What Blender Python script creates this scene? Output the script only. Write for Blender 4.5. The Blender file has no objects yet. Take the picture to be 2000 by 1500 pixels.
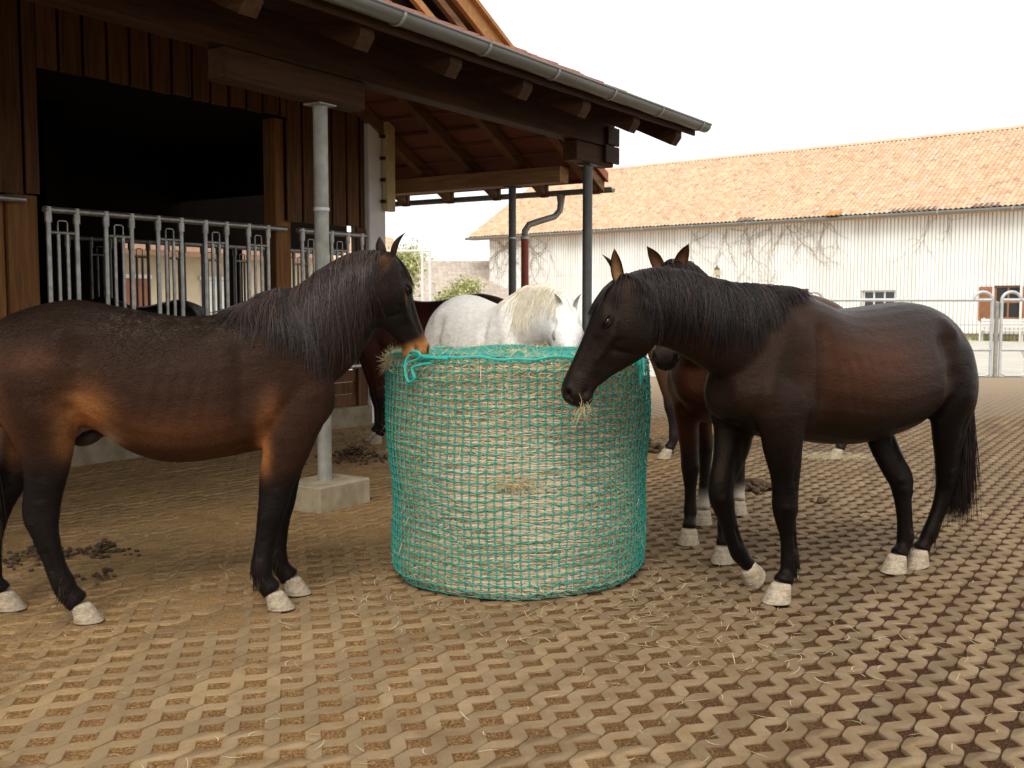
import bpy, bmesh, math, random
import numpy as np
from mathutils import Vector, Matrix, noise as mnoise
from mathutils.bvhtree import BVHTree

random.seed(7)
rng = np.random.default_rng(11)
D = bpy.data
SC = bpy.context.scene
COL = SC.collection
PI = math.pi

# ------------------------------------------------------------ camera, sky, sun, exposure
cam_d = D.cameras.new('camera')
cam = D.objects.new('camera', cam_d)
COL.objects.link(cam)
cam.location = (0, 0, 1.5)
cam.rotation_euler = (PI / 2 - math.atan(153 / 2066), 0, 0)
cam_d.sensor_width = 36
cam_d.lens = 36 * 2066 / 2000
cam_d.clip_start = 0.05
cam_d.clip_end = 900
cam_d.dof.use_dof = True
cam_d.dof.focus_distance = 5.3
cam_d.dof.aperture_fstop = 8.0
SC.camera = cam

SUN_EL, SUN_AZ = math.radians(45), math.radians(-8)      # azimuth of where the sun stands, from -Y towards -X
world = D.worlds.new('World')
SC.world = world
world.use_nodes = True
wn, wl = world.node_tree.nodes, world.node_tree.links
wn.clear()
sky = wn.new('ShaderNodeTexSky'); sky.sky_type = 'NISHITA'; sky.sun_disc = False
sky.sun_elevation = SUN_EL
sky.sun_rotation = math.radians(180 + 8)
mixn = wn.new('ShaderNodeMix'); mixn.data_type = 'RGBA'
mixn.inputs['Factor'].default_value = 0.86
cloud = wn.new('ShaderNodeTexNoise'); cloud.inputs['Scale'].default_value = 1.6; cloud.inputs['Detail'].default_value = 6
cramp = wn.new('ShaderNodeValToRGB')
cramp.color_ramp.elements[0].position = 0.3; cramp.color_ramp.elements[0].color = (12.9, 12.9, 12.8, 1)
cramp.color_ramp.elements[1].position = 0.75; cramp.color_ramp.elements[1].color = (14.2, 14.2, 14.1, 1)
wtc = wn.new('ShaderNodeTexCoord')
wl.new(wtc.outputs['Generated'], cloud.inputs['Vector'])
wl.new(cloud.outputs['Fac'], cramp.inputs['Fac'])
wl.new(sky.outputs['Color'], mixn.inputs['A'])
wl.new(cramp.outputs['Color'], mixn.inputs['B'])
bg = wn.new('ShaderNodeBackground'); bg.inputs['Strength'].default_value = 0.1
wo = wn.new('ShaderNodeOutputWorld')
wl.new(mixn.outputs['Result'], bg.inputs['Color']); wl.new(bg.outputs['Background'], wo.inputs['Surface'])

sun_d = D.lights.new('sun', 'SUN'); sun_d.energy = 2.5; sun_d.angle = math.radians(32); sun_d.color = (1, 0.965, 0.90)
sun = D.objects.new('sun', sun_d); COL.objects.link(sun)
sdir = Vector((math.sin(SUN_AZ) * math.cos(SUN_EL), -math.cos(SUN_AZ) * math.cos(SUN_EL), math.sin(SUN_EL)))
sun.rotation_euler = sdir.to_track_quat('Z', 'Y').to_euler()
sun.location = sdir * 60

SC.view_settings.view_transform = 'Standard'
SC.view_settings.look = 'None'
SC.view_settings.exposure = 0.0
SC.view_settings.gamma = 1.0
SC.view_settings.use_curve_mapping = False
SC.render.engine = 'CYCLES'
SC.cycles.max_bounces = 6
SC.cycles.diffuse_bounces = 3
SC.cycles.glossy_bounces = 3
SC.cycles.use_denoising = True

# ------------------------------------------------------------ materials
def new_mat(name):
    m = D.materials.new(name); m.use_nodes = True
    nt = m.node_tree; nt.nodes.clear()
    out = nt.nodes.new('ShaderNodeOutputMaterial'); p = nt.nodes.new('ShaderNodeBsdfPrincipled')
    nt.links.new(p.outputs[0], out.inputs[0])
    return m, nt, p

def ramp(nt, src, stops):
    r = nt.nodes.new('ShaderNodeValToRGB')
    el = r.color_ramp.elements
    while len(el) > 1: el.remove(el[-1])
    el[0].position = stops[0][0]; el[0].color = (*stops[0][1], 1)
    for pz, c in stops[1:]:
        e = el.new(pz); e.color = (*c, 1)
    nt.links.new(src, r.inputs[0])
    return r.outputs[0]

def noise(nt, scale, detail=4, rough=0.55, vec=None, stretch=None, dist=0.0, coord='Object'):
    n = nt.nodes.new('ShaderNodeTexNoise')
    n.inputs['Scale'].default_value = scale; n.inputs['Detail'].default_value = detail
    n.inputs['Roughness'].default_value = rough; n.inputs['Distortion'].default_value = dist
    if vec is None:
        tc = nt.nodes.new('ShaderNodeTexCoord'); vec = tc.outputs[coord]
    if stretch:
        mp = nt.nodes.new('ShaderNodeMapping'); mp.inputs['Scale'].default_value = stretch
        nt.links.new(vec, mp.inputs[0]); vec = mp.outputs[0]
    nt.links.new(vec, n.inputs['Vector'])
    return n.outputs['Fac']

def math_n(nt, op, a, b=None, c=None, clamp=False):
    n = nt.nodes.new('ShaderNodeMath'); n.operation = op; n.use_clamp = clamp
    for i, v in enumerate((a, b, c)):
        if v is None: continue
        if isinstance(v, (int, float)): n.inputs[i].default_value = v
        else: nt.links.new(v, n.inputs[i])
    return n.outputs[0]

def mix(nt, fac, a, b, typ='MIX'):
    n = nt.nodes.new('ShaderNodeMix'); n.data_type = 'RGBA'; n.blend_type = typ
    for key, v in (('Factor', fac), ('A', a), ('B', b)):
        s = n.inputs[key] if key == 'Factor' else [i for i in n.inputs if i.name == key and i.type == 'RGBA'][0]
        if isinstance(v, (int, float)): s.default_value = v
        elif isinstance(v, tuple): s.default_value = (*v, 1)
        else: nt.links.new(v, s)
    return [o for o in n.outputs if o.type == 'RGBA'][0]

def bump(nt, p, src, strength, dist=0.01):
    b = nt.nodes.new('ShaderNodeBump'); b.inputs['Strength'].default_value = strength; b.inputs['Distance'].default_value = dist
    nt.links.new(src, b.inputs['Height']); nt.links.new(b.outputs[0], p.inputs['Normal'])
    return b

def obj_rand(nt):
    return nt.nodes.new('ShaderNodeObjectInfo').outputs['Random']

def island_rand(nt):
    return nt.nodes.new('ShaderNodeNewGeometry').outputs['Random Per Island']

def vary(nt, fac, col, lo, hi):
    """col scaled by lo..hi following fac 0..1"""
    k = nt.nodes.new('ShaderNodeMapRange'); nt.links.new(fac, k.inputs[0]); k.inputs[3].default_value = lo; k.inputs[4].default_value = hi
    cc = nt.nodes.new('ShaderNodeCombineColor')
    for i in range(3): nt.links.new(k.outputs[0], cc.inputs[i])
    return mix(nt, 1.0, col, cc.outputs[0], 'MULTIPLY')

def simple(name, c1, c2=None, scale=6, rough=0.6, metal=0.0, bmp=0.15, stretch=None, detail=5, rnd=0.0, bscale=None, bdist=0.004, spec=0.5):
    m, nt, p = new_mat(name)
    if c2 is None: c2 = tuple(x * 0.7 for x in c1)
    n = noise(nt, scale, detail, 0.6, stretch=stretch)
    c = ramp(nt, n, [(0.3, c2), (0.7, c1)])
    if rnd: c = vary(nt, obj_rand(nt), c, 1 - rnd, 1 + rnd)
    nt.links.new(c, p.inputs['Base Color'])
    p.inputs['Roughness'].default_value = rough; p.inputs['Metallic'].default_value = metal
    p.inputs['Specular IOR Level'].default_value = spec
    if bmp:
        n2 = noise(nt, bscale or scale * 5, 6, 0.65, stretch=stretch)
        bump(nt, p, n2, bmp, bdist)
    return m

def wood(name, c1, c2, axis='z', rough=0.65, rnd=0.18):
    st = {'z': (9, 9, 0.55), 'x': (0.55, 9, 9), 'y': (9, 0.55, 9)}[axis]
    m, nt, p = new_mat(name)
    r = obj_rand(nt)
    tc = nt.nodes.new('ShaderNodeTexCoord')
    va = nt.nodes.new('ShaderNodeVectorMath'); va.operation = 'ADD'
    cx = nt.nodes.new('ShaderNodeCombineXYZ')
    k = math_n(nt, 'MULTIPLY', r, 37.0)
    for i in range(3): nt.links.new(k, cx.inputs[i])
    nt.links.new(tc.outputs['Object'], va.inputs[0]); nt.links.new(cx.outputs[0], va.inputs[1])
    g = noise(nt, 2.2, 8, 0.65, vec=va.outputs[0], stretch=st, dist=0.8)
    g2 = noise(nt, 9, 5, 0.7, vec=va.outputs[0], stretch=st)
    c = ramp(nt, g, [(0.28, c2), (0.5, tuple((a + b) / 2 for a, b in zip(c1, c2))), (0.72, c1)])
    c = vary(nt, r, c, 1 - rnd, 1 + rnd)
    blot = noise(nt, 1.3, 4, 0.6, vec=va.outputs[0])
    c = vary(nt, blot, c, 0.7, 1.25)
    nt.links.new(c, p.inputs['Base Color'])
    p.inputs['Roughness'].default_value = rough; p.inputs['Specular IOR Level'].default_value = 0.12
    bump(nt, p, g2, 0.6, 0.005)
    return m

M = {}
M['wood_v'] = wood('dark stained boards', (0.19, 0.092, 0.042), (0.055, 0.025, 0.012), 'z')
M['wood_post'] = wood('brown post timber', (0.34, 0.165, 0.062), (0.135, 0.060, 0.023), 'z')
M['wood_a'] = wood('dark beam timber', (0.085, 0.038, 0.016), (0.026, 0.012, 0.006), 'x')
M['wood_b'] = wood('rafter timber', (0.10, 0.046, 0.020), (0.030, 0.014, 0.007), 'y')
M['wood_pale_b'] = wood('pale beam timber', (0.40, 0.235, 0.115), (0.17, 0.085, 0.04), 'y')
M['wood_pale_a'] = wood('pale rafter timber', (0.26, 0.135, 0.065), (0.10, 0.05, 0.026), 'x')
M['wood_orange'] = wood('fresh orange timber', (0.62, 0.33, 0.13), (0.40, 0.19, 0.07), 'y')
M['inside'] = simple('shade black interior boards', (0.012, 0.008, 0.006), scale=3, rough=1.0, spec=0.05)  # darkness of the unlit interior put into the colour
M['plaster'] = simple('stained white render', (0.88, 0.87, 0.85), (0.74, 0.72, 0.68), scale=3.2, rough=0.9, bmp=0.35, bscale=40)
M['plinth'] = simple('dirty concrete plinth', (0.30, 0.25, 0.17), (0.16, 0.12, 0.07), scale=5, rough=0.95, bmp=0.5, bscale=50)
M['galv'] = simple('galvanised steel', (0.50, 0.50, 0.47), (0.28, 0.28, 0.26), scale=14, rough=0.42, metal=0.75, bmp=0.12, bscale=90, bdist=0.001)
M['galv_post'] = simple('weathered galvanised post', (0.40, 0.39, 0.34), (0.25, 0.235, 0.20), scale=9, rough=0.55, metal=0.35, bmp=0.1, bscale=80, bdist=0.001)
M['galv_dark'] = simple('dull grey post paint', (0.13, 0.135, 0.13), (0.085, 0.088, 0.085), scale=6, rough=0.5, metal=0.3, bmp=0.05)
M['gutter'] = simple('grey zinc gutter', (0.23, 0.235, 0.215), (0.15, 0.155, 0.14), scale=3, rough=0.45, metal=0.45, bmp=0.05, stretch=(0.6, 6, 6))
M['fence_white'] = simple('pale galvanised fence tube', (0.62, 0.63, 0.62), (0.48, 0.49, 0.48), scale=6, rough=0.45, metal=0.4, bmp=0)
M['redpipe'] = simple('red painted pipe', (0.36, 0.055, 0.03), (0.25, 0.035, 0.02), scale=4, rough=0.5, bmp=0.05)
M['cream'] = simple('cream plastic', (0.62, 0.50, 0.26), (0.50, 0.38, 0.18), scale=5, rough=0.6, bmp=0.1)
M['rope_pale'] = simple('pale twine', (0.30, 0.24, 0.18), scale=30, rough=0.9)
M['block'] = simple('cast concrete block', (0.42, 0.36, 0.25), (0.24, 0.18, 0.10), scale=7, rough=0.95, bmp=0.6, bscale=60, bdist=0.006)
M['vine'] = simple('bare vine stem', (0.50, 0.40, 0.30), scale=8, rough=0.9)
M['shutter'] = simple('brown shutter paint', (0.36, 0.16, 0.07), (0.27, 0.11, 0.045), scale=6, rough=0.6)
M['yard'] = simple('pale concrete yard', (0.62, 0.58, 0.50), (0.47, 0.43, 0.36), scale=1.1, rough=0.95, bmp=0.4, bscale=12)
M['cream_wall'] = simple('cream painted wall', (0.62, 0.52, 0.36), (0.52, 0.42, 0.28), scale=2, rough=0.9)
M['brick_wall'] = simple('red panel', (0.33, 0.12, 0.06), (0.24, 0.08, 0.04), scale=4, rough=0.8)
M['white_paint'] = simple('white paint', (0.75, 0.73, 0.68), (0.62, 0.60, 0.55), scale=4, rough=0.7)
M['hoof'] = None

def glass_mat():
    m, nt, p = new_mat('window glass')
    p.inputs['Base Color'].default_value = (0.02, 0.025, 0.03, 1); p.inputs['Roughness'].default_value = 0.08
    p.inputs['Specular IOR Level'].default_value = 0.8
    return m
M['glass'] = glass_mat()

def tile_mat(name, cols, moss=(0.30, 0.27, 0.05), moss_amt=0.62, rnd='island'):
    m, nt, p = new_mat(name)
    r = island_rand(nt) if rnd == 'island' else obj_rand(nt)
    c = ramp(nt, r, cols)
    n = noise(nt, 0.55, 5, 0.6)
    c = vary(nt, n, c, 0.85, 1.15)
    n2 = noise(nt, 1.9, 7, 0.75)
    mk = ramp(nt, n2, [(moss_amt, (0, 0, 0)), (moss_amt + 0.05, (1, 1, 1))])
    c = mix(nt, mk, c, moss)
    nt.links.new(c, p.inputs['Base Color']); p.inputs['Roughness'].default_value = 0.85
    bump(nt, p, noise(nt, 40, 4), 0.3, 0.003)
    return m
M['tile_far'] = tile_mat('weathered orange roof tile', [(0.0, (0.48, 0.31, 0.20)), (0.05, (0.62, 0.395, 0.245)), (0.5, (0.68, 0.445, 0.285)), (0.93, (0.74, 0.52, 0.355)), (1.0, (0.58, 0.45, 0.36))])
M['tile_near'] = tile_mat('dark red roof tile', [(0.0, (0.17, 0.06, 0.04)), (0.5, (0.26, 0.10, 0.065)), (1.0, (0.34, 0.15, 0.10))], moss_amt=0.9, rnd='object')
M['tile_under'] = tile_mat('red brown tile underside', [(0.0, (0.12, 0.035, 0.022)), (0.5, (0.17, 0.055, 0.035)), (1.0, (0.22, 0.075, 0.045))], moss_amt=0.95)
M['tile_brown'] = tile_mat('grey brown roof tile', [(0.0, (0.44, 0.37, 0.31)), (0.5, (0.50, 0.42, 0.35)), (1.0, (0.56, 0.48, 0.40))], moss_amt=0.75)

def cladding_mat():
    m, nt, p = new_mat('off white corrugated cladding')
    n = noise(nt, 0.8, 6, 0.65, stretch=(1, 1, 0.25))
    c = ramp(nt, n, [(0.3, (0.76, 0.73, 0.66)), (0.6, (0.88, 0.86, 0.81))])
    # brown vertical streaks, denser towards the eave
    tc = nt.nodes.new('ShaderNodeTexCoord'); sx = nt.nodes.new('ShaderNodeSeparateXYZ'); nt.links.new(tc.outputs['Object'], sx.inputs[0])
    st = noise(nt, 2.5, 6, 0.7, stretch=(1, 1, 0.06))
    h = math_n(nt, 'ADD', math_n(nt, 'MULTIPLY', sx.outputs[2], 0.25), math_n(nt, 'MULTIPLY', st, 0.9))
    k = ramp(nt, h, [(0.0, (0, 0, 0)), (1.0, (0, 0, 0))])
    rm = nt.nodes.new('ShaderNodeMapRange'); nt.links.new(h, rm.inputs[0]); rm.inputs[1].default_value = 1.65; rm.inputs[2].default_value = 2.1; rm.inputs[4].default_value = 0.55
    c = mix(nt, rm.outputs[0], c, (0.50, 0.36, 0.22))
    nt.links.new(c, p.inputs['Base Color']); p.inputs['Roughness'].default_value = 0.7
    return m
M['cladding'] = cladding_mat()

# paving concrete, soil
def paver_mat(rnd):
    m, nt, p = new_mat('paver concrete ' + rnd)
    r = obj_rand(nt) if rnd == 'object' else island_rand(nt)
    geo = nt.nodes.new('ShaderNodeNewGeometry'); pos = geo.outputs['Position']
    big = noise(nt, 0.45, 5, 0.6, vec=pos)
    med = noise(nt, 7, 6, 0.65, vec=pos)
    fine = noise(nt, 140, 3, 0.6, vec=pos)
    c = ramp(nt, med, [(0.28, (0.150, 0.094, 0.046)), (0.5, (0.205, 0.138, 0.074)), (0.74, (0.262, 0.192, 0.118))])
    c = vary(nt, big, c, 0.72, 1.22)
    sxp = nt.nodes.new('ShaderNodeSeparateXYZ'); nt.links.new(pos, sxp.inputs[0])
    mrp = nt.nodes.new('ShaderNodeMapRange'); nt.links.new(math_n(nt, 'ADD', sxp.outputs[0], math_n(nt, 'MULTIPLY', med, 1.2)), mrp.inputs[0]); mrp.inputs[1].default_value = 2.0; mrp.inputs[2].default_value = -1.0; mrp.inputs[4].default_value = 0.5
    c = mix(nt, mrp.outputs[0], c, (0.36, 0.245, 0.120))
    # dust trodden over the stones towards the barn
    bq = math_n(nt, 'ADD', math_n(nt, 'MULTIPLY', sxp.outputs[0], -0.8391), math_n(nt, 'MULTIPLY', sxp.outputs[1], 0.544))
    mrd = nt.nodes.new('ShaderNodeMapRange'); nt.links.new(math_n(nt, 'ADD', bq, math_n(nt, 'MULTIPLY', math_n(nt, 'SUBTRACT', big, 0.5), 2.5)), mrd.inputs[0]); mrd.inputs[1].default_value = 3.2; mrd.inputs[2].default_value = 4.6; mrd.inputs[4].default_value = 0.85
    dst = ramp(nt, noise(nt, 42, 6, 0.75, vec=pos), [(0.32, (0.12, 0.065, 0.026)), (0.5, (0.26, 0.155, 0.065)), (0.70, (0.42, 0.28, 0.13))])
    c = mix(nt, mrd.outputs[0], c, dst)
    c = vary(nt, r, c, 0.82, 1.18)
    c = vary(nt, fine, c, 0.72, 1.28)
    stain = noise(nt, 2.6, 7, 0.7, vec=pos)
    c = mix(nt, ramp(nt, stain, [(0.50, (0, 0, 0)), (0.68, (0.7, 0.7, 0.7))]), c, (0.15, 0.088, 0.042))
    ex = noise(nt, 26, 4, 0.7, vec=pos)
    c = mix(nt, ramp(nt, ex, [(0.66, (0, 0, 0)), (0.72, (0.5, 0.5, 0.5))]), c, (0.11, 0.07, 0.035))
    nt.links.new(c, p.inputs['Base Color']); p.inputs['Roughness'].default_value = 0.92; p.inputs['Specular IOR Level'].default_value = 0.25
    bump(nt, p, math_n(nt, 'ADD', fine, math_n(nt, 'MULTIPLY', ex, 1.5)), 0.5, 0.003)
    return m
M['paver_obj'] = paver_mat('object')
M['paver_isl'] = paver_mat('island')

def soil_mat():
    m, nt, p = new_mat('dark soil and chaff')
    geo = nt.nodes.new('ShaderNodeNewGeometry'); pos = geo.outputs['Position']
    g = noise(nt, 95, 5, 0.75, vec=pos)
    g2 = noise(nt, 17, 4, 0.6, vec=pos)
    big = noise(nt, 1.1, 5, 0.6, vec=pos)
    c1_ = ramp(nt, g, [(0.30, (0.018, 0.007, 0.0035)), (0.50, (0.058, 0.024, 0.010)), (0.60, (0.125, 0.060, 0.023)), (0.72, (0.32, 0.19, 0.08))])
    c2_ = ramp(nt, g, [(0.30, (0.075, 0.032, 0.011)), (0.46, (0.20, 0.098, 0.036)), (0.56, (0.34, 0.190, 0.072)), (0.68, (0.55, 0.38, 0.17))])
    sx_ = nt.nodes.new('ShaderNodeSeparateXYZ'); nt.links.new(pos, sx_.inputs[0])
    mr_ = nt.nodes.new('ShaderNodeMapRange'); nt.links.new(math_n(nt, 'ADD', sx_.outputs[0], math_n(nt, 'MULTIPLY', big, 1.6)), mr_.inputs[0]); mr_.inputs[1].default_value = 2.2; mr_.inputs[2].default_value = 0.2
    c = mix(nt, mr_.outputs[0], c1_, c2_)
    c = vary(nt, g2, c, 0.55, 1.3)
    c = vary(nt, big, c, 0.75, 1.3)
    at = nt.nodes.new('ShaderNodeAttribute'); at.attribute_name = 'dirt'
    g3 = ramp(nt, g, [(0.3, (0.20, 0.108, 0.040)), (0.5, (0.34, 0.205, 0.084)), (0.70, (0.54, 0.37, 0.18))])
    st = noise(nt, 3.0, 6, 0.7, vec=pos)
    g3 = vary(nt, st, g3, 0.35, 1.45)
    st2 = noise(nt, 30, 4, 0.7, vec=pos)
    g3 = vary(nt, st2, g3, 0.6, 1.4)
    c = mix(nt, at.outputs['Fac'], c, g3)
    nt.links.new(c, p.inputs['Base Color']); p.inputs['Roughness'].default_value = 0.97; p.inputs['Specular IOR Level'].default_value = 0.15
    bump(nt, p, math_n(nt, 'ADD', g, math_n(nt, 'MULTIPLY', g2, 0.8)), 1.0, 0.012)
    return m
M['soil'] = soil_mat()

def far_paving_mat():
    m, nt, p = new_mat('far paving grid')
    geo = nt.nodes.new('ShaderNodeNewGeometry'); pos = geo.outputs['Position']
    mp = nt.nodes.new('ShaderNodeMapping'); mp.vector_type = 'POINT'
    mp.inputs['Rotation'].default_value = (0, 0, -math.radians(57.04 + 45)); mp.inputs['Scale'].default_value = (1, 1, 1)
    nt.links.new(pos, mp.inputs[0])
    sx = nt.nodes.new('ShaderNodeSeparateXYZ'); nt.links.new(mp.outputs[0], sx.inputs[0])
    hs = []
    for i in (0, 1):
        f = math_n(nt, 'FRACT', math_n(nt, 'ADD', math_n(nt, 'DIVIDE', sx.outputs[i], 0.141421), 100.5))
        f = math_n(nt, 'ABSOLUTE', math_n(nt, 'SUBTRACT', f, 0.5))
        hs.append(math_n(nt, 'LESS_THAN', f, 0.29))
    hole = math_n(nt, 'MULTIPLY', hs[0], hs[1])
    med = noise(nt, 5, 6, 0.65, vec=pos); big = noise(nt, 0.4, 5, 0.6, vec=pos)
    c = ramp(nt, med, [(0.3, (0.17, 0.108, 0.057)), (0.7, (0.245, 0.175, 0.103))])
    s = ramp(nt, med, [(0.3, (0.040, 0.019, 0.009)), (0.7, (0.085, 0.045, 0.020))])
    c = mix(nt, hole, c, s)
    c = vary(nt, big, c, 0.85, 1.25)
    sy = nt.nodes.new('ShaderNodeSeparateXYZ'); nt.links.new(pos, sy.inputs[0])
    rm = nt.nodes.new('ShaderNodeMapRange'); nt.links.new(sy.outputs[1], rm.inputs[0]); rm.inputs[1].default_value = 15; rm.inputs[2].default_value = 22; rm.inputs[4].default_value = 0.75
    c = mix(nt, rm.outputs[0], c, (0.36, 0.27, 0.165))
    nt.links.new(c, p.inputs['Base Color']); p.inputs['Roughness'].default_value = 0.95
    return m
M['far_paving'] = far_paving_mat()

def hay_mat(name, cols, rough=0.75):
    m, nt, p = new_mat(name)
    c = ramp(nt, island_rand(nt), cols)
    nt.links.new(c, p.inputs['Base Color']); p.inputs['Roughness'].default_value = rough
    p.inputs['Specular IOR Level'].default_value = 0.35
    return m
M['hay'] = hay_mat('hay blades', [(0, (0.42, 0.29, 0.13)), (0.3, (0.62, 0.47, 0.25)), (0.6, (0.74, 0.60, 0.37)), (0.85, (0.82, 0.72, 0.50)), (1, (0.46, 0.44, 0.18))])
M['straw'] = hay_mat('loose straw', [(0, (0.45, 0.33, 0.15)), (0.5, (0.62, 0.50, 0.28)), (0.9, (0.72, 0.62, 0.40)), (1, (0.42, 0.42, 0.16))])

M['pale_hay'] = hay_mat('pale level stalks', [(0, (0.62, 0.48, 0.28)), (0.5, (0.78, 0.66, 0.44)), (1, (0.84, 0.76, 0.60))])
def hay_core_mat():
    m, nt, p = new_mat('packed hay')
    geo = nt.nodes.new('ShaderNodeNewGeometry'); pos = geo.outputs['Position']
    g = noise(nt, 45, 6, 0.75, vec=pos, stretch=(1, 1, 3.5))
    b = noise(nt, 5, 4, 0.6, vec=pos)
    c = ramp(nt, g, [(0.3, (0.26, 0.17, 0.075)), (0.5, (0.50, 0.38, 0.20)), (0.7, (0.70, 0.58, 0.36))])
    c = vary(nt, b, c, 0.8, 1.2)
    nt.links.new(c, p.inputs['Base Color']); p.inputs['Roughness'].default_value = 0.9
    bump(nt, p, g, 1.0, 0.02)
    return m
M['hay_core'] = hay_core_mat()
M['net'] = simple('turquoise green twine', (0.028, 0.33, 0.26), (0.016, 0.24, 0.19), scale=40, rough=0.6, bmp=0.4, bscale=400, bdist=0.001)
M['net_rope'] = simple('turquoise drawstring', (0.03, 0.46, 0.38), (0.015, 0.33, 0.27), scale=60, rough=0.6, bmp=0.5, bscale=300, bdist=0.002)
M['manure'] = simple('manure', (0.115, 0.068, 0.026), (0.040, 0.022, 0.009), scale=25, rough=0.9, bmp=1.0, bscale=120, bdist=0.01)
M['leaf'] = hay_mat('pale spring leaves', [(0, (0.26, 0.28, 0.10)), (0.5, (0.42, 0.42, 0.18)), (1, (0.58, 0.54, 0.28))])
M['bark'] = simple('bark', (0.12, 0.09, 0.06), scale=8)

def coat_mat(name, rough=0.42, spec=0.45, speck=None, sheen=0.0, contrast=0.35):
    m, nt, p = new_mat(name)
    at = nt.nodes.new('ShaderNodeAttribute'); at.attribute_name = 'coat'
    n1 = noise(nt, 2.3, 5, 0.6, dist=0.4)
    n2 = noise(nt, 9, 6, 0.7, stretch=(0.5, 1, 1))
    n3 = noise(nt, 60, 4, 0.7, stretch=(0.22, 1, 0.8))
    n4 = noise(nt, 260, 3, 0.7, stretch=(0.2, 1, 0.7))
    c = vary(nt, n1, at.outputs['Color'], 1 - contrast, 1 + contrast)
    c = vary(nt, n2, c, 1 - contrast, 1 + contrast)
    c = vary(nt, n3, c, 0.65, 1.35)
    c = vary(nt, n4, c, 0.7, 1.3)
    if speck:
        a2 = nt.nodes.new('ShaderNodeAttribute'); a2.attribute_name = 'dust'
        s = noise(nt, 260, 3, 0.8, stretch=(0.4, 1, 0.8))
        s2 = noise(nt, 14, 5, 0.7)
        k = math_n(nt, 'MULTIPLY', ramp(nt, s, [(0.50, (0, 0, 0)), (0.72, (0.8, 0.8, 0.8))]), ramp(nt, s2, [(0.42, (0, 0, 0)), (0.6, (1, 1, 1))]))
        k = math_n(nt, 'MULTIPLY', k, a2.outputs['Fac'])
        c = mix(nt, k, c, speck)
    nt.links.new(c, p.inputs['Base Color'])
    p.inputs['Roughness'].default_value = rough
    rr = nt.nodes.new('ShaderNodeMapRange'); nt.links.new(n3, rr.inputs[0]); rr.inputs[3].default_value = rough - 0.08; rr.inputs[4].default_value = rough + 0.14
    nt.links.new(rr.outputs[0], p.inputs['Roughness'])
    p.inputs['Specular IOR Level'].default_value = spec
    if name != 'white coat': p.inputs['Specular Tint'].default_value = (0.95, 0.66, 0.50, 1)
    p.inputs['Sheen Weight'].default_value = sheen; p.inputs['Sheen Roughness'].default_value = 0.4
    h = math_n(nt, 'ADD', math_n(nt, 'MULTIPLY', n3, 1.2), n4)
    h = math_n(nt, 'ADD', h, math_n(nt, 'MULTIPLY', n2, 2.5))
    bump(nt, p, h, 0.55, 0.0045)
    return m
M['coat_bay'] = coat_mat('shaggy brown coat', 0.44, 0.17, speck=(0.30, 0.24, 0.18))
M['coat_dark'] = coat_mat('smooth dark coat', 0.33, 0.15, contrast=0.28)
M['coat_white'] = coat_mat('white coat', 0.6, 0.3, contrast=0.08)

def fur_mat():
    m, nt, p = new_mat('short coat hair')
    at = nt.nodes.new('ShaderNodeAttribute'); at.attribute_name = 'coat'
    nt.links.new(at.outputs['Color'], p.inputs['Base Color']); p.inputs['Roughness'].default_value = 0.5; p.inputs['Specular IOR Level'].default_value = 0.15; p.inputs['Specular Tint'].default_value = (0.95, 0.66, 0.50, 1)
    return m
M['fur'] = fur_mat()
def hair_mat(name, c1, c2, c3, rough=0.38):
    m, nt, p = new_mat(name)
    r = island_rand(nt)
    c = ramp(nt, r, [(0, c1), (0.55, c2), (1, c3)])
    nt.links.new(c, p.inputs['Base Color']); p.inputs['Roughness'].default_value = rough
    p.inputs['Specular IOR Level'].default_value = 0.3
    return m
M['hair_dark'] = hair_mat('dark brown mane hair', (0.010, 0.008, 0.008), (0.028, 0.018, 0.016), (0.075, 0.040, 0.028))
M['hair_black'] = hair_mat('black mane hair', (0.005, 0.004, 0.004), (0.012, 0.009, 0.008), (0.045, 0.020, 0.014))
M['hair_white'] = hair_mat('cream mane hair', (0.66, 0.54, 0.34), (0.78, 0.69, 0.52), (0.84, 0.79, 0.69), 0.5)

def hoof_mat():
    m, nt, p = new_mat('pale dirty hoof')
    n = noise(nt, 30, 6, 0.75); n2 = noise(nt, 60, 4, 0.7); rg_ = noise(nt, 24, 3, 0.6, stretch=(0.3, 0.3, 6.0))
    c = ramp(nt, n, [(0.26, (0.14, 0.075, 0.035)), (0.38, (0.34, 0.25, 0.16)), (0.60, (0.48, 0.40, 0.29))])
    c = vary(nt, rg_, c, 0.72, 1.22)
    c = vary(nt, n2, c, 0.75, 1.2)
    nt.links.new(c, p.inputs['Base Color']); p.inputs['Roughness'].default_value = 0.8
    bump(nt, p, math_n(nt, 'ADD', n, math_n(nt, 'MULTIPLY', rg_, 2.0)), 0.8, 0.005)
    return m
M['hoof'] = hoof_mat()
def eye_mat():
    m, nt, p = new_mat('eye'); p.inputs['Base Color'].default_value = (0.012, 0.007, 0.005, 1); p.inputs['Roughness'].default_value = 0.16; p.inputs['Specular IOR Level'].default_value = 0.35
    return m
M['eye'] = eye_mat()

# ------------------------------------------------------------ object helpers
def tag(o, label=None, cat=None, group=None, kind=None):
    if label: o['label'] = label
    if cat: o['category'] = cat
    if group: o['group'] = group
    if kind: o['kind'] = kind
    return o

def link(name, me, mat=None, parent=None, smooth=False):
    o = D.objects.new(name, me); COL.objects.link(o)
    if mat is not None:
        for mm in (mat if isinstance(mat, (list, tuple)) else [mat]): me.materials.append(mm)
    if parent is not None: o.parent = parent
    if smooth: me.shade_smooth()
    return o

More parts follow.
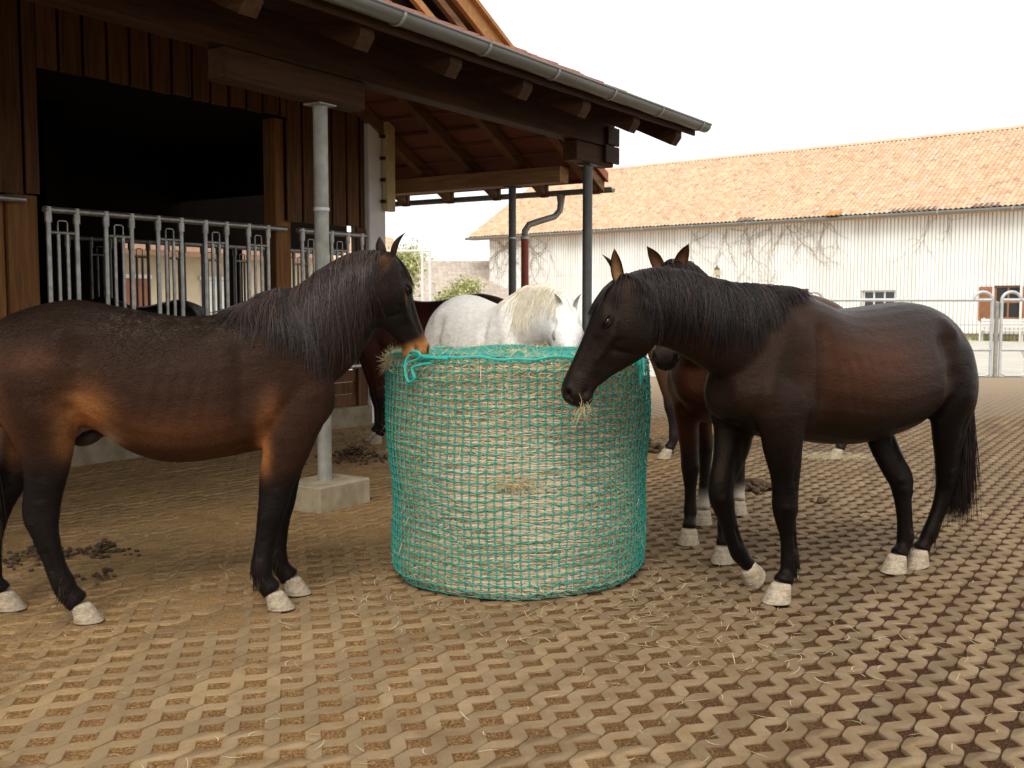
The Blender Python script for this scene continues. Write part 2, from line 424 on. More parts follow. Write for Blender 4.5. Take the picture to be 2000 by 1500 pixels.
def empty(name, loc, rz=0.0):
    o = D.objects.new(name, None); COL.objects.link(o); o.location = loc; o.rotation_euler = (0, 0, rz); o.empty_display_size = 0.2
    return o

class MB:
    """collects simple shapes into one mesh"""
    def __init__(s): s.v = []; s.f = []
    def add(s, v, f):
        b = len(s.v); s.v += [tuple(p) for p in v]; s.f += [tuple(i + b for i in q) for q in f]; return s
    def box(s, x0, x1, y0, y1, z0, z1, bev=0.0):
        if bev <= 0:
            v = [(x0, y0, z0), (x1, y0, z0), (x1, y1, z0), (x0, y1, z0), (x0, y0, z1), (x1, y0, z1), (x1, y1, z1), (x0, y1, z1)]
            return s.add(v, [(0, 3, 2, 1), (4, 5, 6, 7), (0, 1, 5, 4), (1, 2, 6, 5), (2, 3, 7, 6), (3, 0, 4, 7)])
        bm = bmesh.new(); bmesh.ops.create_cube(bm, size=1)
        for q in bm.verts: q.co = Vector(((x0 + x1) / 2 + q.co.x * (x1 - x0), (y0 + y1) / 2 + q.co.y * (y1 - y0), (z0 + z1) / 2 + q.co.z * (z1 - z0)))
        bmesh.ops.bevel(bm, geom=list(bm.edges), offset=bev, segments=1, affect='EDGES')
        bm.verts.index_update()
        s.add([q.co[:] for q in bm.verts], [[w.index for w in f.verts] for f in bm.faces]); bm.free(); return s
    def prism(s, pts, d):
        """closed polygon pts (3d) extruded by vector d"""
        n = len(pts); d = Vector(d)
        v = [Vector(p) for p in pts] + [Vector(p) + d for p in pts]
        f = [tuple(range(n - 1, -1, -1)), tuple(range(n, 2 * n))] + [(i, (i + 1) % n, n + (i + 1) % n, n + i) for i in range(n)]
        return s.add(v, f)
    def beam(s, p0, p1, w, h, up=(0, 0, 1), bev=0):
        p0, p1 = Vector(p0), Vector(p1); t = (p1 - p0).normalized(); side = t.cross(Vector(up)).normalized(); u = side.cross(t)
        a, b = side * w / 2, u * h / 2
        return s.prism([p0 - a - b, p0 + a - b, p0 + a + b, p0 - a + b], p1 - p0)
    def tube(s, pts, r, n=8, caps=True):
        pts = [Vector(p) for p in pts]; rr = r if isinstance(r, (list, tuple)) else [r] * len(pts)
        rings = []; prev = None
        for i, p in enumerate(pts):
            t = (pts[min(i + 1, len(pts) - 1)] - pts[max(i - 1, 0)]).normalized()
            ref = prev if prev is not None and abs(prev.dot(t)) < 0.95 else (Vector((0, 0, 1)) if abs(t.z) < 0.9 else Vector((1, 0, 0)))
            a = (ref - t * ref.dot(t)).normalized(); prev = a; b = t.cross(a)
            rings.append([p + (a * math.cos(2 * PI * k / n) + b * math.sin(2 * PI * k / n)) * rr[i] for k in range(n)])
        v = [q for rg in rings for q in rg]; f = []
        for i in range(len(pts) - 1):
            for k in range(n):
                f.append((i * n + k, i * n + (k + 1) % n, (i + 1) * n + (k + 1) % n, (i + 1) * n + k))
        if caps: f.append(tuple(range(n - 1, -1, -1))); f.append(tuple((len(pts) - 1) * n + k for k in range(n)))
        return s.add(v, f)
    def build(s, name, mat, parent=None, smooth=False, kind=None, label=None):
        me = D.meshes.new(name); me.from_pydata(s.v, [], s.f); me.update()
        o = link(name, me, mat, parent, False)
        if smooth:
            me.shade_smooth()
            try: me.set_sharp_from_angle(angle=math.radians(40))
            except Exception: pass
        if kind: o['kind'] = kind
        if label: o['label'] = label
        return o

def np_mesh(name, V, F, mat, parent=None, kind=None, smooth=False):
    """V (n,3) float, F (m,k) int arrays, k = 3 or 4"""
    me = D.meshes.new(name); V = np.asarray(V, np.float32); F = np.asarray(F, np.int32)
    me.vertices.add(len(V)); me.vertices.foreach_set('co', V.ravel())
    k = F.shape[1]
    me.loops.add(F.size); me.loops.foreach_set('vertex_index', F.ravel())
    me.polygons.add(len(F)); me.polygons.foreach_set('loop_start', np.arange(0, F.size, k, dtype=np.int32))
    me.update(calc_edges=True)
    o = link(name, me, mat, parent, smooth)
    if kind: o['kind'] = kind
    return o

ANG = math.radians(57.04)
A = (math.cos(ANG), math.sin(ANG)); B = (-math.sin(ANG), math.cos(ANG))
def W(a, b, z=0.0): return Vector((a * A[0] + b * B[0], a * A[1] + b * B[1], z))
def smooth01(x, a, b):
    t = np.clip((x - a) / (b - a), 0, 1); return t * t * (3 - 2 * t)
def fbm2(x, y, seed=0, octs=4):
    """cheap value noise on arrays"""
    out = np.zeros_like(x, dtype=float); amp = 1.0; tot = 0
    for o in range(octs):
        xi = np.floor(x).astype(int); yi = np.floor(y).astype(int); xf = x - xi; yf = y - yi
        def h(i, j): 
            n = (i * 374761393 + j * 668265263 + (seed + o) * 982451653) & 0x7fffffff
            n = (n ^ (n >> 13)) * 1274126177 & 0x7fffffff
            return ((n ^ (n >> 16)) & 0xffff) / 65535.0
        u = xf * xf * (3 - 2 * xf); v = yf * yf * (3 - 2 * yf)
        out += amp * ((h(xi, yi) * (1 - u) + h(xi + 1, yi) * u) * (1 - v) + (h(xi, yi + 1) * (1 - u) + h(xi + 1, yi + 1) * u) * v)
        tot += amp; amp *= 0.5; x = x * 2.03 + 5.1; y = y * 2.03 + 3.7
    return out / tot

# ------------------------------------------------------------ ground and paving
o = MB().box(-300, 300, -60, 420, -0.6, -0.06).build('ground', simple('earth', (0.16, 0.12, 0.08), scale=0.3, rough=1)); tag(o, kind='structure')
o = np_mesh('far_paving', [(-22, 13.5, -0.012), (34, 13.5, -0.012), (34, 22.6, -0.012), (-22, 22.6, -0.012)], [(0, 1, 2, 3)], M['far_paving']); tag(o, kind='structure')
o = np_mesh('yard', [(-60, 22.4, -0.004), (80, 22.4, -0.004), (80, 95, -0.004), (-60, 95, -0.004)], [(0, 1, 2, 3)], M['yard']); tag(o, kind='structure')

def soil_sheet():
    st = 0.025
    xs = np.arange(-7.5, 9.5, st); ys = np.arange(1.6, 14.0, st)
    X, Y = np.meshgrid(xs, ys)
    a = X * A[0] + Y * A[1]; b = X * B[0] + Y * B[1]
    n1 = fbm2(X * 2.2, Y * 2.2, 3); n2 = fbm2(X * 9, Y * 9, 9); n3 = fbm2(X * 0.9 + 7, Y * 0.9, 5); n4 = fbm2(X * 22, Y * 22, 13, 2)
    msk = smooth01(b + (n1 - 0.5) * 2.2 + (n3 - 0.5) * 1.4, 3.75, 5.1) * (1 - 0.55 * smooth01(a, 7.5, 9.0))
    msk = np.clip(msk + 0.25 * smooth01(n3 * 0.5 + n1 * 0.5 + (b - 2.0) * 0.035, 0.58, 0.72), 0, 1)
    z = -0.0085 + 0.006 * (n2 - 0.5) + 0.004 * (n1 - 0.5) + 0.003 * (n4 - .5) + msk * (0.0058 + 0.014 * (n1 - 0.48) + 0.010 * (n2 - 0.5) + 0.005 * (n4 - .5)) - 0.003 * (1 - smooth01(b, 0.5, 3.0))
    V = np.stack([X.ravel(), Y.ravel(), z.ravel()], 1)
    ny, nx = X.shape; i = np.arange(ny * nx).reshape(ny, nx)
    F = np.stack([i[:-1, :-1].ravel(), i[:-1, 1:].ravel(), i[1:, 1:].ravel(), i[1:, :-1].ravel()], 1)
    o = np_mesh('paving', V, F, M['soil'], smooth=True); tag(o, kind='structure')
    at = o.data.attributes.new('dirt', 'FLOAT', 'POINT'); at.data.foreach_set('value', msk.ravel().astype(np.float32))
    return o
PAVING = soil_sheet()

def paver_outline(n=3, detail=True):
    """zigzag stone lying along A, between two joint lines; n periods of 0.2 m, starting at a joint"""
    j = 0.0028; up = []; lo = []
    hd = 0.0575; w = 0.1 - hd
    for k in range(n):
        x = 0.1 + 0.2 * k
        # lower edge goes down to the joint line at x (start), rises to a hole corner at x + .1
        if detail:
            lo += [(x + 0.0, j), (x + 0.022, j + 0.001), (x + w + 0.004, 0.008), (x + 0.1 - 0.008, hd - 0.006), (x + 0.1, hd - 0.002), (x + 0.1 + 0.008, hd - 0.006), (x + 0.2 - w - 0.004, 0.008), (x + 0.2 - 0.022, j + 0.001)]
            up += [(x + 0.0, w + 0.002), (x + 0.008, w + 0.006), (x + hd - 0.004, 0.092), (x + hd + 0.014, 0.1 - j - 0.001), (x + 0.1, 0.1 - j), (x + 0.2 - hd - 0.014, 0.1 - j - 0.001), (x + 0.2 - hd + 0.004, 0.092), (x + 0.2 - 0.008, w + 0.006)]
        else:
            lo += [(x, j), (x + w, 0.006), (x + 0.1, hd - 0.003), (x + 0.2 - w, 0.006)]
            up += [(x, w + 0.003), (x + hd, 0.094), (x + 0.2 - hd, 0.094)]
    xe = 0.1 + 0.2 * n
    lo.append((xe, j)); up.append((xe, w + 0.003))
    up[0] = (0.1, w + 0.003)
    pts = [(x + (j * 0.6 if x <= 0.1001 else (-j * 0.6 if x >= xe - 1e-4 else 0)), y) for x, y in lo + up[::-1]]
    return pts

def paver_arrays(n, detail, bevel=True):
    pts = np.array(paver_outline(n, detail)); m = len(pts)
    # triangulate top with mathutils
    from mathutils.geometry import tessellate_polygon
    tris = tessellate_polygon([[Vector((x, y, 0)) for x, y in pts]])
    P = pts.copy()
    if bevel:
        nxt = np.roll(P, -1, 0); prv = np.roll(P, 1, 0)
        t1 = (P - prv); t1 /= np.linalg.norm(t1, axis=1)[:, None] + 1e-9
        t2 = (nxt - P); t2 /= np.linalg.norm(t2, axis=1)[:, None] + 1e-9
        nn = np.stack([-(t1 + t2)[:, 1], (t1 + t2)[:, 0]], 1); nn /= np.linalg.norm(nn, axis=1)[:, None] + 1e-9
        top = P + nn * 0.0024
        V = [np.c_[top, np.zeros(m)], np.c_[P, np.full(m, -0.004)], np.c_[P, np.full(m, -0.03)]]
    else:
        V = [np.c_[P, np.zeros(m)], np.c_[P, np.full(m, -0.022)]]
    V = np.concatenate(V)
    F = [list(t) for t in tris]
    for L in range(len(V) // m - 1):
        for k in range(m):
            k2 = (k + 1) % m
            F.append([L * m + k, (L + 1) * m + k, (L + 1) * m + k2]); F.append([L * m + k, (L + 1) * m + k2, L * m + k2])
    F = np.array(F)
    # outward orientation of the top
    a, b, c = V[F[0][0]], V[F[0][1]], V[F[0][2]]
    if np.cross(b - a, c - a)[2] < 0: F[:len(tris)] = F[:len(tris), ::-1]
    return V, F

def pavers():
    NP = 3; L = 0.2 * NP
    cand = []
    for r in range(-60, 130):
        b0 = r * 0.1
        off = 0.1 if r % 2 else 0.0
        for q in range(-20, 40):
            a0 = q * L + off
            cx, cy = (a0 + 0.1 + L / 2) * A[0] + (b0 + 0.05) * B[0], (a0 + 0.1 + L / 2) * A[1] + (b0 + 0.05) * B[1]
            if cy < 2.3 or cy > 14.2: continue
            if abs(cx) > cy * 0.53 + 1.1: continue
            if b0 > 8.7 and a0 < 10.5: continue
            msk = float(smooth01(np.array(b0), 3.6, 5.2)) * (1 - 0.55 * float(smooth01(np.array(a0), 7.5, 9.0)))
            # size in the picture, a little less where dirt covers it or it is out of frame
            vis = 1.0 / cy ** 2
            py = 597 + 1.5 / cy * 2066
            if py > 1500 or abs(cx / cy) > 0.49: vis *= 0.01
            if msk > 0.6: vis *= 0.3
            cand.append((vis, a0, b0, cy))
    cand.sort(reverse=True)
    Vd, Fd = paver_arrays(NP, True)
    me = D.meshes.new('paver'); me.from_pydata(Vd.tolist(), [], Fd.tolist()); me.materials.append(M['paver_obj'])
    rz = ANG
    for vis, a0, b0, cy in cand[:300]:
        o = D.objects.new('paver', me); COL.objects.link(o); o.parent = PAVING
        p = W(a0, b0, random.gauss(0, 0.0018) - 0.0006)
        o.location = p; o.rotation_euler = (random.gauss(0, 0.009), random.gauss(0, 0.0030), rz + random.gauss(0, 0.0022))
    for nm, sel, det, bev in (('paver_run', [c for c in cand[300:] if c[3] < 7.5], True, True), ('paver_field', [c for c in cand[300:] if c[3] >= 7.5], False, False)):
        V0, F0 = paver_arrays(NP, det, bev); n = len(sel)
        a0 = np.array([c[1] for c in sel]); b0 = np.array([c[2] for c in sel])
        z0 = rng.normal(0, 0.0018, n) - 0.0006; tl = rng.normal(0, 0.009, n)
        a = V0[None, :, 0] + a0[:, None]; b = V0[None, :, 1] + b0[:, None]
        z = V0[None, :, 2] + z0[:, None] + (V0[None, :, 1] - 0.05) * tl[:, None]
        V = np.stack([a * A[0] + b * B[0], a * A[1] + b * B[1], z], 2).reshape(-1, 3)
        F = (F0[None] + (np.arange(n) * len(V0))[:, None, None]).reshape(-1, 3)
        np_mesh(nm, V, F, M['paver_isl'], PAVING, kind='stuff')
pavers()

# ------------------------------------------------------------ barn
OA, OB = 8.0, 8.0
BARN = empty('barn', W(OA, OB, 0), ANG)
tag(BARN, 'open fronted dark timber horse barn with tiled canopy roof on steel posts', 'barn')
def bb(a0, a1, b0, b1, z0, z1, name, mat, bev=0.0, parent=None, label=None):
    return MB().box(a0 - OA, a1 - OA, b0 - OB, b1 - OB, z0, z1, bev).build(name, mat, parent or BARN, label=label)
def bl(p): return (p[0] - OA, p[1] - OB, p[2])

WB = 8.87
def roof1(b): return 3.40 + 0.47 * (b - 4.65)
# board walls, each board its own piece
def boards(a0, a1, z0, z1, wd=0.215, gap=0.035, b=WB, mat='wood_v'):
    a = a0
    while a < a1 - 0.05:
        w = min(wd * random.uniform(0.93, 1.07), a1 - a)
        bb(a, a + w, b + random.uniform(-0.004, 0.004), b + 0.028, z0 + random.uniform(-0.01, 0.01), z1, 'board', M[mat], 0.003)
        a += w + gap
boards(8.935, 10.27, 2.48, 5.15)
boards(5.82, 8.92, 3.65, 5.15)
boards(2.2, 5.81, 2.50, 5.15)
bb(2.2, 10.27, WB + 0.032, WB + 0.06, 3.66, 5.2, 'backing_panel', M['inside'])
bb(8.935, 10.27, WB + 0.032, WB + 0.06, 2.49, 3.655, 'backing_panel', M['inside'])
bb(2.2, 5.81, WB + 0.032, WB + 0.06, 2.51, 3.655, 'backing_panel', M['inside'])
# posts in the wall
bb(5.51, 5.80, WB + 0.03, WB + 0.26, 0, 2.495, 'wall_post', M['wood_post'], 0.008)
bb(5.30, 5.49, WB + 0.06, WB + 0.24, 0, 2.48, 'wall_post', M['wood_post'], 0.008)
bb(8.80, 9.04, WB + 0.065, WB + 0.26, 0, 3.64, 'wall_post', M['wood_post'], 0.008)
boards(2.2, 5.28, 0.25, 2.45, 0.19, 0.01, WB + 0.10, 'wood_post')
MB().tube([bl((3.5, WB - 0.06, 2.44)), bl((5.62, WB - 0.06, 2.44))], 0.03, 10).build('rail_tube', M['galv'], BARN, True)
# plinth and lower boards
bb(2.2, 10.27, WB - 0.10, WB + 0.30, -0.05, 0.24, 'plinth', M['plinth'], 0.01)
for k in range(3):
    bb(9.05, 10.26, WB + 0.02, WB + 0.06, 0.25 + k * 0.15, 0.25 + k * 0.15 + 0.143, 'kick_board', M['wood_v'], 0.003)
    bb(5.82, 8.78, WB + 0.02, WB + 0.06, 0.25 + k * 0.15, 0.25 + k * 0.15 + 0.143, 'kick_board', M['wood_v'], 0.003)
bb(10.10, 10.27, WB - 0.02, WB + 0.015, 0.2, 2.47, 'wall_post', M['wood_v'], 0.004)
# white column with panel
bb(10.28, 10.60, 8.80, 9.12, 0, 4.95, 'column', M['plaster'], 0.012)
bb(10.51, 10.68, 8.70, 8.785, 2.70, 4.06, 'cover_strip', M['cream'], 0.01, label='cream coloured cover strip on the side of the white column')
for k in range(5):
    bb(10.465, 10.498, 8.71, 8.78, 2.80 + k * 0.27, 2.84 + k * 0.27, 'clip', M['wood_a'], 0.003)
# interior: floor slab, side walls, ceiling, inner posts, high back wall
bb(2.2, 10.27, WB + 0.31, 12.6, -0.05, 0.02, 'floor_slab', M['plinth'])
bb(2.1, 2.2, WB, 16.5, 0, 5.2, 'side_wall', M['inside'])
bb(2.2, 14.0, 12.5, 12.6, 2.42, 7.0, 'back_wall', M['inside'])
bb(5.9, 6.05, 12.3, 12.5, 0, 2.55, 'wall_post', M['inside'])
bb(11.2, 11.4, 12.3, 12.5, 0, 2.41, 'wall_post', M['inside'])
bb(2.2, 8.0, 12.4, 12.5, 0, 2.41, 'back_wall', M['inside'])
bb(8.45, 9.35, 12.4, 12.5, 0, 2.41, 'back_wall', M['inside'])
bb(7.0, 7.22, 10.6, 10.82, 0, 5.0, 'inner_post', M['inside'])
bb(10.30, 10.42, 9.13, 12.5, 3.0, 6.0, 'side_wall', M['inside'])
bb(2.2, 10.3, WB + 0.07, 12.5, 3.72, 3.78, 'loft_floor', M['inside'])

# purlin, saddle beams
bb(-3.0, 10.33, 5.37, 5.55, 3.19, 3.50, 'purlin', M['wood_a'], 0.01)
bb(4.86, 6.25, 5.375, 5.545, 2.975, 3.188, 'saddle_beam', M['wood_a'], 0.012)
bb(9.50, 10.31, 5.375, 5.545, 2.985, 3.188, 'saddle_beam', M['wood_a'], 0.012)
bb(10.05, 10.36, 5.33, 5.36, 3.02, 3.20, 'end_block', M['wood_a'], 0.006)
bb(10.10, 10.36, 5.33, 5.36, 3.21, 3.40, 'end_block', M['wood_a'], 0.006)
# rafters of the canopy
for k in range(-8, 6):
    a = 5.37 + 0.98 * k
    p = [(a - 0.07, 4.66, 3.16), (a - 0.07, 4.60, 3.24), (a - 0.07, 4.60, 3.40 - 0.02), (a - 0.07, 9.4, roof1(9.4) - 0.012), (a - 0.07, 9.4, roof1(9.4) - 0.27)]
    MB().prism([bl(q) for q in p], (0.14, 0, 0)).build('rafter', M['wood_b'], BARN)
# deck boards along A over the rafters
b = 4.52; 
while b < 9.4:
    w = 0.155
    z0 = roof1(b) - 0.004; z1 = roof1(b + w) - 0.004
    amax = min(10.56, 11.2 - 0.94 * (b - 4.5)) if b > 6.3 else 10.56
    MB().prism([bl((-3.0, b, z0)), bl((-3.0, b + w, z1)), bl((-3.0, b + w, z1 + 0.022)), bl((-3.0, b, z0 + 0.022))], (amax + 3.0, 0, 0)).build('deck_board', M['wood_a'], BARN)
    b += w + 0.006
# fascia
bb(-3.0, 10.57, 4.545, 4.57, 3.29, 3.43, 'fascia_board', M['wood_a'], 0.003)

def wave_tile(w=0.22, l=0.38, rise=0.028, n=6, lift=0.02):
    """one pantile: x across, y up the slope, z out of the slope"""
    v = []; f = []
    for j, y in enumerate((0.0, l)):
        for i in range(n + 1):
            x = w * i / n; zz = rise * (0.5 - 0.5 * math.cos(2 * PI * i / n)) + (lift if j == 0 else 0.0)
            v.append((x, y, zz))
    m = n + 1
    for i in range(m): v.append((v[i][0], 0.0, v[i][2] - 0.016))
    for i in range(n):
        f.append((i, i + 1, m + i + 1, m + i)); f.append((2 * m + i, 2 * m + i + 1, i + 1, i))
    return v, f

def tile_field(name, origin, ux, uy, uz, nx, rows, mat, parent, w=0.22, row=0.30, nseg=4, xlim=None, rise=0.028, start_row=0, jitter=0.003):
    V0, F0 = wave_tile(w, row + 0.06, rise, nseg); V0 = np.array(V0); F0 = np.array(F0)
    ux, uy, uz, origin = [np.array(q, float) for q in (ux, uy, uz, origin)]
    Vs = []; Fs = []; n = 0
    for r in range(start_row, rows):
        for i in range(nx):
            if xlim and not (xlim(r)[0] <= i * w <= xlim(r)[1]): continue
            x = V0[:, 0] + i * w; y = V0[:, 1] + r * row + rng.normal(0, jitter); z = V0[:, 2] + rng.normal(0, jitter) 
            Vs.append(origin + x[:, None] * ux + y[:, None] * uy + z[:, None] * uz); Fs.append(F0 + n); n += len(V0)
    return np_mesh(name, np.concatenate(Vs), np.concatenate(Fs), mat, parent, kind='stuff')

c1 = 1 / math.sqrt(1 + 0.47 ** 2)
# front row of canopy tiles as single pieces
V0, F0 = wave_tile(0.215, 0.38, 0.034, 6, 0.03)
me_t = D.meshes.new('roof_tile'); me_t.from_pydata(V0, [], F0); me_t.materials.append(M['tile_near'])
eave_b = 4.46
for i in range(62):
    a = -2.95 + i * 0.218
    o = D.objects.new('roof_tile', me_t); COL.objects.link(o); o.parent = BARN
    o.matrix_local = Matrix.Translation((a - OA, eave_b - OB, roof1(eave_b) + 0.05 + random.uniform(-0.004, 0.004))) @ Matrix.Rotation(math.atan(0.47) + random.uniform(-0.01, 0.01), 4, 'X')
tile_field('roof_tiling', (-2.95 - OA, eave_b - OB, roof1(eave_b) + 0.05), (1, 0, 0), (0, c1, 0.47 * c1), (0, -0.47 * c1, c1), 62, 18, M['tile_near'], BARN, w=0.218, row=0.32, start_row=1, rise=0.034,
           xlim=lambda r: (0, 13.6 if (4.46 + r * 0.29) < 6.2 else 14.0 - 0.94 * (4.46 + r * 0.29 - 4.5)))

# gutter
def gutter(p0, p1, r, name):
    p0, p1 = Vector(p0), Vector(p1); t = (p1 - p0).normalized(); s_ = t.cross(Vector((0, 0, 1))).normalized(); mb = MB()
    n = 12; prof = [(math.cos(PI + PI * k / n), math.sin(PI + PI * k / n)) for k in range(n + 1)]
    out = [s_ * (c * r) + Vector((0, 0, d * r)) for c, d in prof]; inn = [s_ * (c * (r - 0.006)) + Vector((0, 0, d * (r - 0.006))) for c, d in prof]
    v = [p0 + q for q in out] + [p1 + q for q in out] + [p0 + q for q in inn] + [p1 + q for q in inn]; m = n + 1; f = []
    for k in range(n):
        f.append((k, k + 1, m + k + 1, m + k)); f.append((2 * m + k + 1, 2 * m + k, 3 * m + k, 3 * m + k + 1))
    for k in range(n): f.append((k + 1, k, 2 * m + k, 2 * m + k + 1)); f.append((m + k, m + k + 1, 3 * m + k + 1, 3 * m + k))
    f.append((0, m, 3 * m, 2 * m)); f.append((m - 1, 3 * m - 1, 4 * m - 1, 2 * m - 1))
    mb.add(v, f)
    mb.add([p1 + q for q in out], [tuple(range(m))]); mb.add([p0 + q for q in out], [tuple(range(m - 1, -1, -1))])
    mb.tube([p0 + s_ * r + Vector((0, 0, 0.004)), p1 + s_ * r + Vector((0, 0, 0.004))], 0.011, 8)
    return mb.build(name, M['gutter'], BARN, True)
GZ = 3.395
gutter(bl((-3.0, 4.46, GZ)), bl((10.62, 4.46, GZ)), 0.073, 'gutter')
for k in range(14):
    a = 10.42 - 0.985 * k
    pts = [bl((a, 4.46 + math.cos(PI + PI * t / 10) * 0.0785, GZ + math.sin(PI + PI * t / 10) * 0.0785)) for t in range(11)]
    mb = MB()
    for q0, q1 in zip(pts[:-1], pts[1:]): mb.beam(q0, q1, 0.026, 0.006, up=(0, 0.3, 1) if abs(q1[2] - q0[2]) < abs(q1[1] - q0[1]) else (0, 1, 0))
    mb.build('gutter_bracket', M['galv_post'], BARN)

# second, lower slope at the far end: falls along +A
def roof2(a): return 3.21 + 0.5 * (11.40 - a)
bb(11.29, 11.50, 6.62, 10.2, 3.01, 3.205, 'tie_beam', M['wood_pale_b'], 0.006)
for bq in (6.50, 7.27, 8.02, 8.80, 9.58):
    a_hip = 11.11 - 0.94 * (bq - 4.5)
    a_hi = max(a_hip, 7.6)
    p = [(11.93, bq - 0.05, roof2(11.93)), (11.93, bq - 0.05, roof2(11.93) + 0.15), (a_hi, bq - 0.05, roof2(a_hi) + 0.15), (a_hi, bq - 0.05, roof2(a_hi))]
    MB().prism([bl(q) for q in p], (0, 0.10, 0)).build('rafter', M['wood_pale_a'], BARN)
    bb(11.96, 12.02, bq - 0.05, bq + 0.05, roof2(11.93) - 0.03, roof2(11.93) + 0.13, 'rafter_end', M['wood_pale_a'])
mb = MB(); a = 12.0
while a > 6.5:
    b_hip = 4.5 + (11.11 - a) / 0.94
    b0 = max(6.36, b_hip)
    z = roof2(a) + 0.155
    mb.box(a - 0.025 - OA, a + 0.025 - OA, b0 - OB, 10.3 - OB, z, z + 0.03)
    a -= 0.30
mb.build('roof_batten', M['tile_under'], BARN, kind='stuff')
c2 = 1 / math.sqrt(1.25)
mb = MB(); a = 12.0
while a > 6.8:
    b0 = max(6.37, 4.5 + (11.11 - a) / 0.94)
    mb.prism([bl((a, b0, roof2(a) + 0.187)), bl((a - 0.29, b0, roof2(a - 0.29) + 0.187)), bl((a - 0.29, b0, roof2(a - 0.29) + 0.197)), bl((a, b0, roof2(a) + 0.197))], (0, 10.3 - b0, 0))
    a -= 0.30
mb.build('light_seal_sheet', M['tile_under'], BARN, kind='stuff')  # sheet added above the battens to stop light leaking between the tiles
tile_field('roof_tiling', (12.03 - OA, 6.38 - OB, roof2(12.03) + 0.205), (0, 1, 0), (-c2, 0, 0.5 * c2), (0.5 * c2, 0, c2), 18, 19, M['tile_under'], BARN, w=0.22, row=0.30, nseg=4,
           xlim=lambda r: (max(0, 4.5 + (11.11 - (12.03 - r * 0.268)) / 0.94 - 6.38), 4.0))
# verge of that slope
p = [(12.02, 6.34, roof2(12.02) + 0.16), (12.02, 6.34, roof2(12.02) + 0.27), (10.6, 6.34, roof2(10.6) + 0.27), (10.6, 6.34, roof2(10.6) + 0.16)]
MB().prism([bl(q) for q in p], (0, 0.03, 0)).build('verge_tile', simple('orange verge tile', (0.42, 0.15, 0.08), (0.30, 0.10, 0.05), scale=8, rough=0.85), BARN)
p = [(12.0, 6.385, roof2(12.0) + 0.02), (12.0, 6.385, roof2(12.0) + 0.15), (10.6, 6.385, roof2(10.6) + 0.15), (10.6, 6.385, roof2(10.6) + 0.02)]
MB().prism([bl(q) for q in p], (0, 0.03, 0)).build('verge_board', M['wood_pale_a'], BARN)
gutter(bl((12.08, 10.2, 2.985)), bl((12.08, 6.30, 2.985)), 0.055, 'gutter')

# raised gable above the canopy with fresh timber
gb = 6.0
for (da, dz, h, dd, mt) in ((0.0, 0.02, 0.15, 0.0, 'wood_orange'), (-0.16, -0.13, 0.07, 0.03, 'wood_pale_a'), (-0.62, -0.13, 0.07, 0.05, 'wood_orange')):
    MB().beam(bl((9.13 + da, gb + dd, 3.99 + dz)), bl((6.31 + da, gb + dd, 3.99 + dz + 2.82 * 0.5)), 0.05, h).build('verge_board', M[mt], BARN)
MB().prism([bl((8.9, gb + 0.12, 3.95)), bl((5.9, gb + 0.12, 5.45)), bl((5.9, gb + 0.12, 4.0))], (0, 0.05, 0)).build('gable_panel', M['inside'], BARN)
MB().prism([bl((9.25, gb - 0.08, 4.03)), bl((6.13, gb - 0.08, 5.59)), bl((6.13, gb - 0.08, 5.63)), bl((9.28, gb - 0.08, 4.06))], (0, 2.4, 0)).build('gable_roof', M['wood_orange'], BARN)

# steel posts
def post(a, b, z0, z1, r, mat, clamp=None, base=None):
    o = MB().tube([bl((a, b, z0)), bl((a, b, z1))], r, 20).build('post', mat, BARN, True)
    MB().box(a - 0.09 - OA, a + 0.09 - OA, b - 0.08 - OB, b + 0.08 - OB, z1, z1 + 0.012).build('cap_plate', mat, o)
    if clamp:
        for c in clamp:
            MB().tube([bl((a, b, c - 0.012)), bl((a, b, c + 0.012))], r + 0.006, 20).build('clamp', M['fence_white'], o, True)
    if base:
        MB().box(a - base[0] / 2 - OA, a + base[0] / 2 - OA, b - base[1] / 2 - OB, b + base[1] / 2 - OB, -0.02, z0, 0.012).build('base_block', M['block'], o)
    return o
post(5.86, 5.48, 0.19, 2.962, 0.054, M['galv_post'], clamp=(2.21,), base=(0.56, 0.42))
post(9.92, 5.48, 0.0, 2.972, 0.052, M['galv_dark'], base=None)
post(11.42, 7.40, 0.0, 2.995, 0.048, M['galv_dark'], clamp=(2.36,), base=None)
# downpipe
MB().tube([bl((12.08, 7.07, 2.95)), bl((12.08, 7.07, 2.84)), bl((12.07, 7.08, 2.74)), bl((12.0, 7.12, 2.66)), bl((11.78, 7.24, 2.585)), bl((11.66, 7.30, 2.54)), bl((11.61, 7.33, 2.46)), bl((11.61, 7.33, 2.36))],
          [0.062, 0.045, 0.042, 0.042, 0.042, 0.042, 0.042, 0.042], 14).build('downpipe', M['galv_post'], BARN, True)
MB().tube([bl((11.61, 7.33, 2.37)), bl((11.61, 7.33, 0.02))], 0.05, 16).build('drain_pipe', M['redpipe'], BARN, True)
MB().tube([bl((11.61, 7.33, 2.355)), bl((11.61, 7.33, 2.385))], 0.058, 16).build('clamp', M['fence_white'], BARN, True)

# twine hanging under the roof
o = MB()
o.tube([bl((9.3, 6.35, 3.95)), bl((9.33, 6.35, 3.8)), bl((9.29, 6.36, 3.62)), bl((9.30, 6.36, 3.48))], 0.005, 5)
o.tube([bl((9.3, 6.35, 3.95)), bl((9.20, 6.37, 3.85)), bl((9.13, 6.38, 3.70)), bl((9.10, 6.38, 3.55))], 0.005, 5)
o.build('hanging_twine', M['rope_pale'], BARN)

